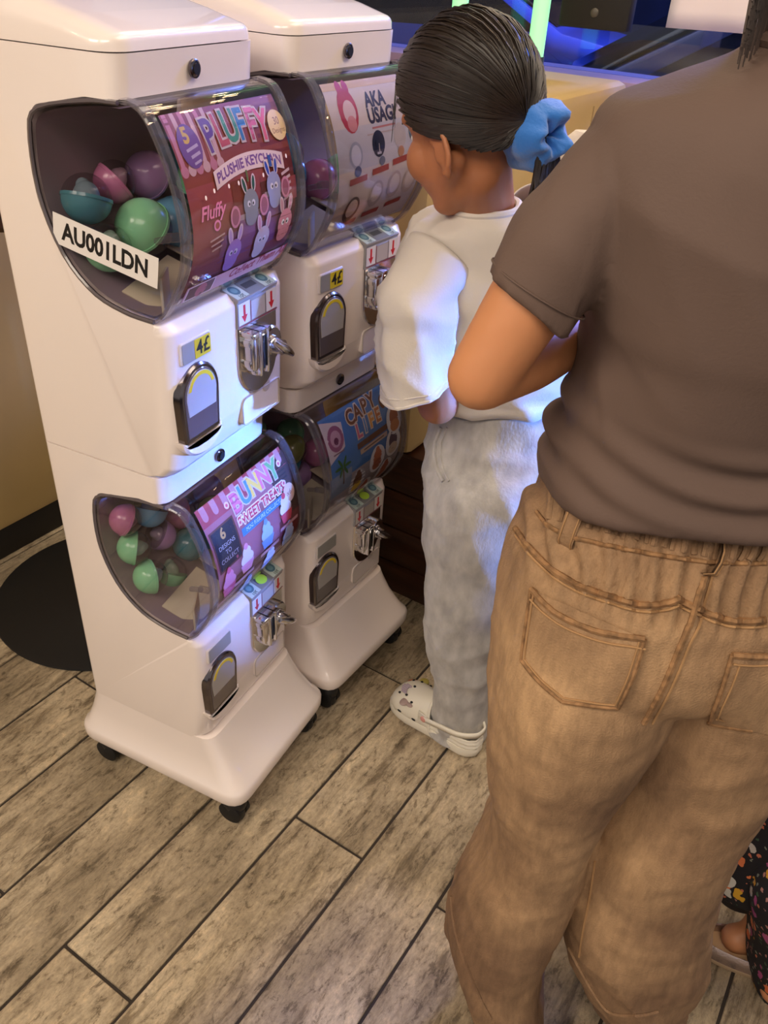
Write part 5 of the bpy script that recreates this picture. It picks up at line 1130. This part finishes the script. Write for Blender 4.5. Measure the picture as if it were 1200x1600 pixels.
Lr = [sec((1040, 910), (1250, 930), .748, .11), sec((1020, 1010), (1250, 1012), .752, .13), sec((990, 1100), (1232, 1104), .752, .12), sec((962, 1200), (1194, 1200), .748, .11), sec((932, 1280), (1150, 1282), .732, .104), sec((900, 1350), (1122, 1352), .727, .102), sec((884, 1420), (1102, 1420), .720, .104), sec((888, 1476), (1098, 1474), .714, .102), sec((908, 1522), (1070, 1524), .709, .09), sec((932, 1560), (1048, 1562), .705, .078), sec((948, 1582), (1034, 1588), .702, .07)]
mb.grid(loft(Lr, 56, 80, 2.3), True, True, True)
jeans = remesh(mb, 'jeans', M_denim, .0055, 7, WB)
Mi = rootmat_w(jeans); Mii = Mi.inverted(); me = jeans.data
nrm = [Vector(v.normal) for v in me.vertices]
zk = pt(SC, .52, .74).z
for v, n in zip(me.vertices, nrm):
    p = Mi @ v.co; z_ = p.z; s_ = (p - CAM).dot(SN)
    wl = smoothstep(.62, .35, z_) if False else 1 - smoothstep(.18, .42, z_)
    kn_ = smoothstep(.38, .5, z_) * (1 - smoothstep(.62, .74, z_))
    wb_ = smoothstep(.955, .985, z_)
    d_ = (.009 * fold(p, SN + Vector((0, 0, .7)), 8, 4.2, .2) - .003) * kn_ * 1.3 + wl * (.019 * fold(p, SN * .6 + Vector((0, 0, -.9)), 8, 1.9, .22) + .004 * fold(p, SN * 1 + Vector((0, 0, -.25)), 14, 6.3, .25)) + .0045 * fold(p, SN + Vector((0, 0, .25)), 9, 7.7, .3) * (1 - wl) + .0022 * noise.noise(p * 40)
    if wb_ > 0: d_ = d_ * (1 - wb_) + wb_ * (.0055 * sin(s_ * 300 + 4 * noise.noise(p * 12)) - .003)
    v.co += Mii.to_3x3() @ (n * d_)
me.update(); CACHE.pop('jeans', None)
def tube_on(obj, pxs, r, name, m_, root, lift=.001, dense=6, n=6):
    P = []
    pts = catmull([tuple(q) + (0,) for q in pxs], (len(pxs) - 1) * dense + 1)
    for px, py, _ in pts:
        loc, nor = ray_hit(obj, px, py)
        if loc is not None and (not P or (loc - P[-1]).length < .08): P.append(loc + nor * lift)
    if len(P) > 2: mb = MB(); mb.tube(P, r, n); return local(mb.build(name, m_), root)
def patch_on(obj, L, R, name, m_, root, lift=.0025, nu=10):
    """strip between two outline polylines laid on the surface"""
    rows = []
    for a, b in zip(L, R):
        row = []
        for k in range(nu + 1):
            loc, nor = ray_hit(obj, a[0] + (b[0] - a[0]) * k / nu, a[1] + (b[1] - a[1]) * k / nu)
            if loc is None: return None
            row.append((loc, nor))
        rows.append(row)
    n_av = sum((q[1] for r in rows for q in r), Vector()).normalized()
    mb = MB(); mb.grid([[q[0] + (q[1] * .5 + n_av * .5) * lift for q in r] for r in rows], False); mb.grid([[q[0] - n_av * .002 for q in r] for r in rows[::-1]], False)
    T_ = [q[0] + n_av * lift for q in rows[0]]
    o = mb.build(name, m_); return local(o, root)
# yoke seams, centre seam, waistband seam
yk = [(806, 826), (830, 858), (862, 888), (900, 912), (950, 930), (1000, 944), (1040, 942), (1058, 936)]
tube_on(jeans, yk, .0035, 'yoke_seam', M_seam, WB); tube_on(jeans, [(x, y + 11) for x, y in yk], .0016, 'yoke_stitch', M_thread, WB)
yk2 = [(1058, 934), (1090, 950), (1130, 966), (1165, 970), (1198, 968)]
tube_on(jeans, yk2, .0035, 'yoke_seam', M_seam, WB); tube_on(jeans, [(x, y + 10) for x, y in yk2], .0016, 'yoke_stitch', M_thread, WB)
cs_ = [(1100, 900), (1090, 935), (1078, 975), (1062, 1010), (1048, 1045), (1030, 1085), (1005, 1130)]
tube_on(jeans, cs_, .0032, 'centre_seam', M_seam, WB); tube_on(jeans, [(x + 14, y) for x, y in cs_], .0014, 'centre_stitch', M_thread, WB)
wbl = [(838, 800), (858, 822), (890, 838), (940, 850), (1000, 862), (1060, 872), (1110, 878), (1160, 880), (1199, 880)]
tube_on(jeans, wbl, .0024, 'waistband_seam', M_seam, WB)
# gathers of the elastic waist
for k, px in enumerate(range(858, 1200, 15)):
    t_ = (px - 838) / (1199 - 838); y1_ = 812 + 70 * min(1, t_ * 1.25) - 6; y0_ = 745 + 108 * min(1.0, t_ * 1.05) + 0
    tube_on(jeans, [(px + 10, y0_ - 6), (px + 5 + random.uniform(-3, 3), (y0_ + y1_) / 2), (px + random.uniform(-3, 3), y1_)], .0032, 'waist_gather', M_denim, WB, 0, 4)
# belt loops
for L in ([(908, 786), (882, 854)], [(1122, 842), (1102, 898)]):
    a_, na = ray_hit(jeans, *L[0]); b_, nb = ray_hit(jeans, *L[1])
    if a_ is None or b_ is None: continue
    n_ = (na + nb).normalized(); d_ = (b_ - a_); w_ = d_.cross(n_).normalized(); prof = ((-.004, 0), (.005, .04), (.008, .3), (.0085, .6), (.006, .92), (-.003, 1.0))
    def strap(w0, w1, h): return [[a_ + d_ * q + n_ * (k + h) + w_ * w0, a_ + d_ * q + n_ * (k + h) + w_ * w1] for k, q in prof][0:]
    mb = MB(); mb.grid([[a_ + d_ * q + n_ * (k + .002) + w_ * v for v in (-.0085, -.007, 0, .007, .0085)] for k, q in prof], False); mb.grid([[a_ + d_ * q + n_ * k + w_ * v for v in (-.0085, .0085)] for k, q in prof], False); o = local(mb.build('belt_loop', M_denim), WB)
    for v in (-.0062, .0062): mb = MB(); mb.tube([a_ + d_ * q + n_ * (k + .0026) + w_ * v for k, q in prof], .0009, 5); local(mb.build('loop_stitch', M_thread), WB)
# back pockets
PL = [(834, 920), (828, 960), (822, 1000), (818, 1030), (838, 1058), (866, 1084), (880, 1095)]
PR = [(1008, 996), (1001, 1020), (992, 1045), (984, 1065), (976, 1082), (970, 1094), (966, 1102)]
pk = patch_on(jeans, PL, PR, 'back_pocket', M_denim, WB, .0042, 14)
top_ = [(834, 920), (862, 948), (900, 970), (945, 985), (1008, 996)]
outl = [(834, 920), (822, 1000), (818, 1030)], [(818, 1030), (846, 1065), (880, 1094)], [(880, 1094), (925, 1100), (966, 1102)], [(966, 1102), (988, 1055), (1008, 996)]
tube_on(jeans, top_, .0034, 'pocket_hem', M_seam, WB, .004); tube_on(jeans, [(x, y + 14) for x, y in top_], .0012, 'pocket_stitch', M_thread, WB, .005)
for q in outl: tube_on(jeans, list(q), .0024, 'pocket_hem', M_seam, WB, .0038); tube_on(jeans, [(x + (900 - x) * .07, y + (1010 - y) * .07) for x, y in q], .0011, 'pocket_stitch', M_thread, WB, .0048)
PL = [(1142, 1020), (1134, 1045), (1126, 1070), (1117, 1098), (1108, 1126)]; PR = [(1240, 1022), (1240, 1050), (1238, 1080), (1236, 1110), (1230, 1150)]
patch_on(jeans, PL, PR, 'back_pocket', M_denim, WB, .0042, 10)
tube_on(jeans, [(1142, 1020), (1170, 1022), (1199, 1022)], .0034, 'pocket_hem', M_seam, WB, .004); tube_on(jeans, [(1142, 1034), (1170, 1036), (1199, 1036)], .0012, 'pocket_stitch', M_thread, WB, .005)
for q, w_ in (([(1142, 1020), (1125, 1075), (1108, 1126)], 0), ([(1108, 1126), (1140, 1133), (1174, 1138)], 0)): tube_on(jeans, q, .0024, 'pocket_hem', M_seam, WB, .0038)
tube_on(jeans, [(1152, 1036), (1136, 1080), (1120, 1116)], .0011, 'pocket_stitch', M_thread, WB, .0048); tube_on(jeans, [(1118, 1117), (1145, 1124), (1172, 1128)], .0011, 'pocket_stitch', M_thread, WB, .0048)
# hems
tube_on(jeans, [(706, 1400), (712, 1450), (728, 1505), (750, 1560), (766, 1590)], .003, 'leg_hem', M_denim, WB, .001)
tube_on(jeans, [(890, 1482), (910, 1520), (938, 1566), (960, 1584), (1000, 1586), (1028, 1580)], .003, 'leg_hem', M_denim, WB, .001)
tube_on(jeans, [(930, 1345), (922, 1400), (912, 1450), (905, 1495)], .0016, 'side_stitch', M_thread, WB, .0005)
# pale shoes under the hems
M_shoe = mat('pale_shoe', (196, 178, 154), .7)
for px, py, lb in ((792, 1590, 'pale shoe under the left jeans hem'), (990, 1585, 'pale shoe under the right jeans hem')):
    g_ = on_z(px, py); r = empty('shoe', g_, math.atan2(HN.y, HN.x), lb, 'shoe', 'pale shoes')
    def ol(z_, k, dx=0): return [Vector((dx + .10 + .135 * k * cos(2 * pi * i / 28), .042 * k * sin(2 * pi * i / 28) * (1 + .12 * cos(2 * pi * i / 28)), z_)) for i in range(28)]
    t = MB(); t.grid([ol(0, .97), ol(.004, 1), ol(.024, 1), ol(.027, .96)], True, True, True); t.build('sole', mat('sole_cream', (214, 204, 186), .7), r)
    t = MB(); t.grid([ol(.026, .95), ol(.045, .92, -.003), ol(.06, .74, -.02), ol(.072, .55, -.035), ol(.08, .40, -.045)], True, False, False); t.build('upper', M_shoe, r)

# ------------------------------------------------------------------ person in floral trousers at the right edge
def floral():
    m = bpy.data.materials.new('floral_print'); m.use_nodes = True; N = m.node_tree.nodes; L = m.node_tree.links; b = N['Principled BSDF']; b.inputs['Roughness'].default_value = .8
    tc = N.new('ShaderNodeTexCoord'); prev = None
    for sc_, thr, cols in ((92, .32, [(120, 126, 110), (190, 110, 80), (60, 84, 60), (170, 120, 110)]), (40, .36, [(206, 150, 40), (214, 120, 70), (190, 184, 170), (160, 70, 120)]), (23, .30, [(210, 160, 40), (176, 84, 130), (196, 196, 186), (214, 110, 60)])):
        nz = N.new('ShaderNodeTexNoise'); nz.inputs['Scale'].default_value = sc_ * 1.6; L.new(tc.outputs['Object'], nz.inputs['Vector'])
        mx = N.new('ShaderNodeMix'); mx.data_type = 'VECTOR'; mx.inputs[0].default_value = .012 * 62 / sc_; L.new(tc.outputs['Object'], mx.inputs[4]); L.new(nz.outputs['Color'], mx.inputs[5])
        v = N.new('ShaderNodeTexVoronoi'); v.inputs['Scale'].default_value = sc_; L.new(mx.outputs[1], v.inputs['Vector'])
        lt = N.new('ShaderNodeMath'); lt.operation = 'LESS_THAN'; lt.inputs[1].default_value = thr; L.new(v.outputs['Distance'], lt.inputs[0])
        sx = N.new('ShaderNodeSeparateColor'); L.new(v.outputs['Color'], sx.inputs[0]); cr = N.new('ShaderNodeValToRGB'); cr.color_ramp.interpolation = 'CONSTANT'; e = cr.color_ramp.elements
        e[0].color = lin(cols[0]); e[1].color = lin(cols[1]); e[1].position = .25
        for i in (2, 3): x = e.new(.25 * i); x.color = lin(cols[i])
        L.new(sx.outputs[0], cr.inputs[0])
        gt = N.new('ShaderNodeMath'); gt.operation = 'GREATER_THAN'; gt.inputs[1].default_value = .45; L.new(sx.outputs[1], gt.inputs[0]); ml = N.new('ShaderNodeMath'); ml.operation = 'MULTIPLY'; L.new(lt.outputs[0], ml.inputs[0]); L.new(gt.outputs[0], ml.inputs[1])
        x = N.new('ShaderNodeMix'); x.data_type = 'RGBA'; L.new(ml.outputs[0], x.inputs[0]); L.new(cr.outputs[0], x.inputs[7])
        if prev is None: x.inputs[6].default_value = lin((20, 18, 22))
        else: L.new(prev, x.inputs[6])
        prev = x.outputs[2]
    L.new(prev, b.inputs['Base Color']); return m
M_floral = floral(); M_blackcloth = mat('black_cloth', (20, 19, 22), .9)
PB = empty('person', (1.40, .32, 0), 0, 'person in black floral trousers at the right edge of the picture', 'person')
HP = .90
sh3 = on_z(1140, 1490); ank = Vector((sh3.x + .03, sh3.y + .03, .07))
mb = MB(); hip3 = Vector((1.50, .34, .62)); head3 = Vector((1.56, .40, 1.16)); F3, U3, L3, W3 = head_mesh(mb, head3, Vector((-.8, .5, -.2)), Vector((-.1, .1, 1)), .95)
mb.cone(W3(-.02, 0, -.07), Vector((1.54, .37, .96)), .045, .05); mb.cone(Vector((1.54, .37, .94)), hip3, .085, .095)
for q, w_ in ((Vector((1.47, .25, .90)), Vector((1.42, .20, .68))), (Vector((1.60, .48, .90)), Vector((1.58, .56, .68)))):
    mb.cone(Vector((1.54, .37, .92)), q, .05, .04); mb.cone(q, w_, .04, .032); w3 = w_ + Vector((-.10, .08, -.10)); mb.cone(w_, w3, .032, .022); finger_set(mb, w3, (-.5, .4, -.7), (.5, .5, 0), (.4, -.5, .5), .75, .5)
ankB = on_z(1232, 1560); ankB = Vector((ankB.x, ankB.y, .07))
for an_, kx in ((ank, .0), (ankB, .02)):
    kk = hip3.lerp(an_, .5) + Vector((-.01, .0, 0)); mb.cone(hip3, kk, .075, .048); mb.cone(kk, an_, .046, .03); mb.cone(an_, Vector((an_.x, an_.y, .04)), .03, .03); mb.cone(Vector((an_.x - .03, an_.y - .02, .036)), Vector((an_.x + .09, an_.y + .03, .03)), .027, .022)
remesh(mb, 'body', M_skin, .006, 4, PB); face_parts(PB, W3, F3, U3, L3, .95)
mb = MB(); rows = []
for i in range(8): rows.append([head3 + (F3 * (v.x * .106 - .014) + L3 * v.y * .088 + U3 * (v.z * .106 + .02)) * .97 for v in [d0.slerp(Vector((-.9, 0, .3)).normalized(), i / 7 * .98) for d0 in HLc]])
mb.grid(rows, False); local(mb.build('hair', M_hair), PB)
mb = MB(); rows = wrinkle(loft([(Vector((1.54, .37, .97)), SN * .05, HN * .05), (Vector((1.54, .37, .93)), SN * .13, HN * .09), (Vector((1.53, .36, .80)), SN * .14, HN * .115), (Vector((1.52, .35, .66)), SN * .14, HN * .12), (Vector((1.51, .345, .56)), SN * .14, HN * .12)], 48, 40), lambda p, u, t: .004 * fold(p, (0, 0, 1), 9, 2, .2)); mb.grid(rows, True); o = mb.build('black_top', M_blackcloth, None, angle=80); local(o, PB)
def fl_leg(secs, nm):
    rows = wrinkle(loft(secs, 56, 60, 2.2), lambda p, u, t: .007 * fold(p, (0, 0, 1), 11, 3.3, .2) * smoothstep(.1, .5, u)); mb = MB(); mb.grid(rows, True); o = mb.build(nm, M_floral, None, angle=80); o.modifiers.new('t', 'SOLIDIFY').thickness = .002; return local(o, PB)
fl_leg([(hip3 + Vector((0, -.03, .02)), SN * .10, HN * .11), (hip3.lerp(ank, .3) + Vector((0, 0, .0)), SN * .10, HN * .10), sec((1196, 1190), (1360, 1200), HP, .09), sec((1160, 1260), (1330, 1265), HP, .095), sec((1136, 1305), (1310, 1310), HP - .01, .085), sec((1112, 1350), (1290, 1345), HP - .02, .08), sec((1106, 1366), (1285, 1358), HP - .02, .08)], 'trouser_leg')
fl_leg([(hip3 + Vector((.02, -.02, .0)), SN * .10, HN * .11), (hip3.lerp(ankB, .4), SN * .09, HN * .09), sec((1188, 1380), (1330, 1390), .80, .08), sec((1178, 1450), (1320, 1460), .795, .085), sec((1174, 1520), (1315, 1530), .79, .085), sec((1190, 1580), (1300, 1588), .785, .075)], 'trouser_leg')
mb = MB(); mb.grid(loft([sec((1110, 1362), (1270, 1356), HP - .015, .07), sec((1112, 1384), (1250, 1378), HP - .012, .055), sec((1120, 1398), (1215, 1394), HP - .005, .04)], 40, 14), True); local(mb.build('trouser_lining', M_blackcloth), PB)
# silver flat shoe
M_silver = mat('silver_leather', (190, 172, 166), .25, metal=.85, bump=.35, bump_scale=260)
r = empty('flat_shoe', (sh3.x, sh3.y, 0), math.atan2(SN.y, SN.x) - .25, 'metallic silver flat shoe beside the right jeans leg', 'shoe')
fo = [(-.062 + .105 * (1 - cos(pi * i / 15)), .034 * (sin(pi * i / 15) ** .62) * (1 + .18 * (i / 15))) for i in range(16)]; ring_ = [(x, y) for x, y in fo] + [(x, -y) for x, y in fo[::-1][1:-1]]
def rr_(z_, g_): return [Vector((.043 + (x - .043) * (1 + g_ * .5), y * (1 + g_), z_)) for x, y in ring_]
t = MB(); t.grid([rr_(0, -.02), rr_(.003, .03), rr_(.012, .04), rr_(.014, 0)], True, True, True); t.build('sole', mat('sole_tan', (176, 150, 120), .7), r)
t = MB(); t.grid([rr_(.012, .03), rr_(.024, .05), rr_(.036, .02), rr_(.042, -.10), rr_(.040, -.14), rr_(.016, -.10)], True); t.build('upper', M_silver, r)
t = MB(); t.grid([rr_(.0155, -.08), rr_(.0165, -.3)], True, False, True); t.build('insole', mat('insole_beige', (206, 170, 128), .7), r)
t = MB(); t.tube([(-.062, .012, .03), (-.066, .006, .05), (-.067, -.004, .052), (-.064, -.01, .03)], .006, 8); t.build('heel_tab', mat('dark_tab', (60, 48, 46), .4), r)
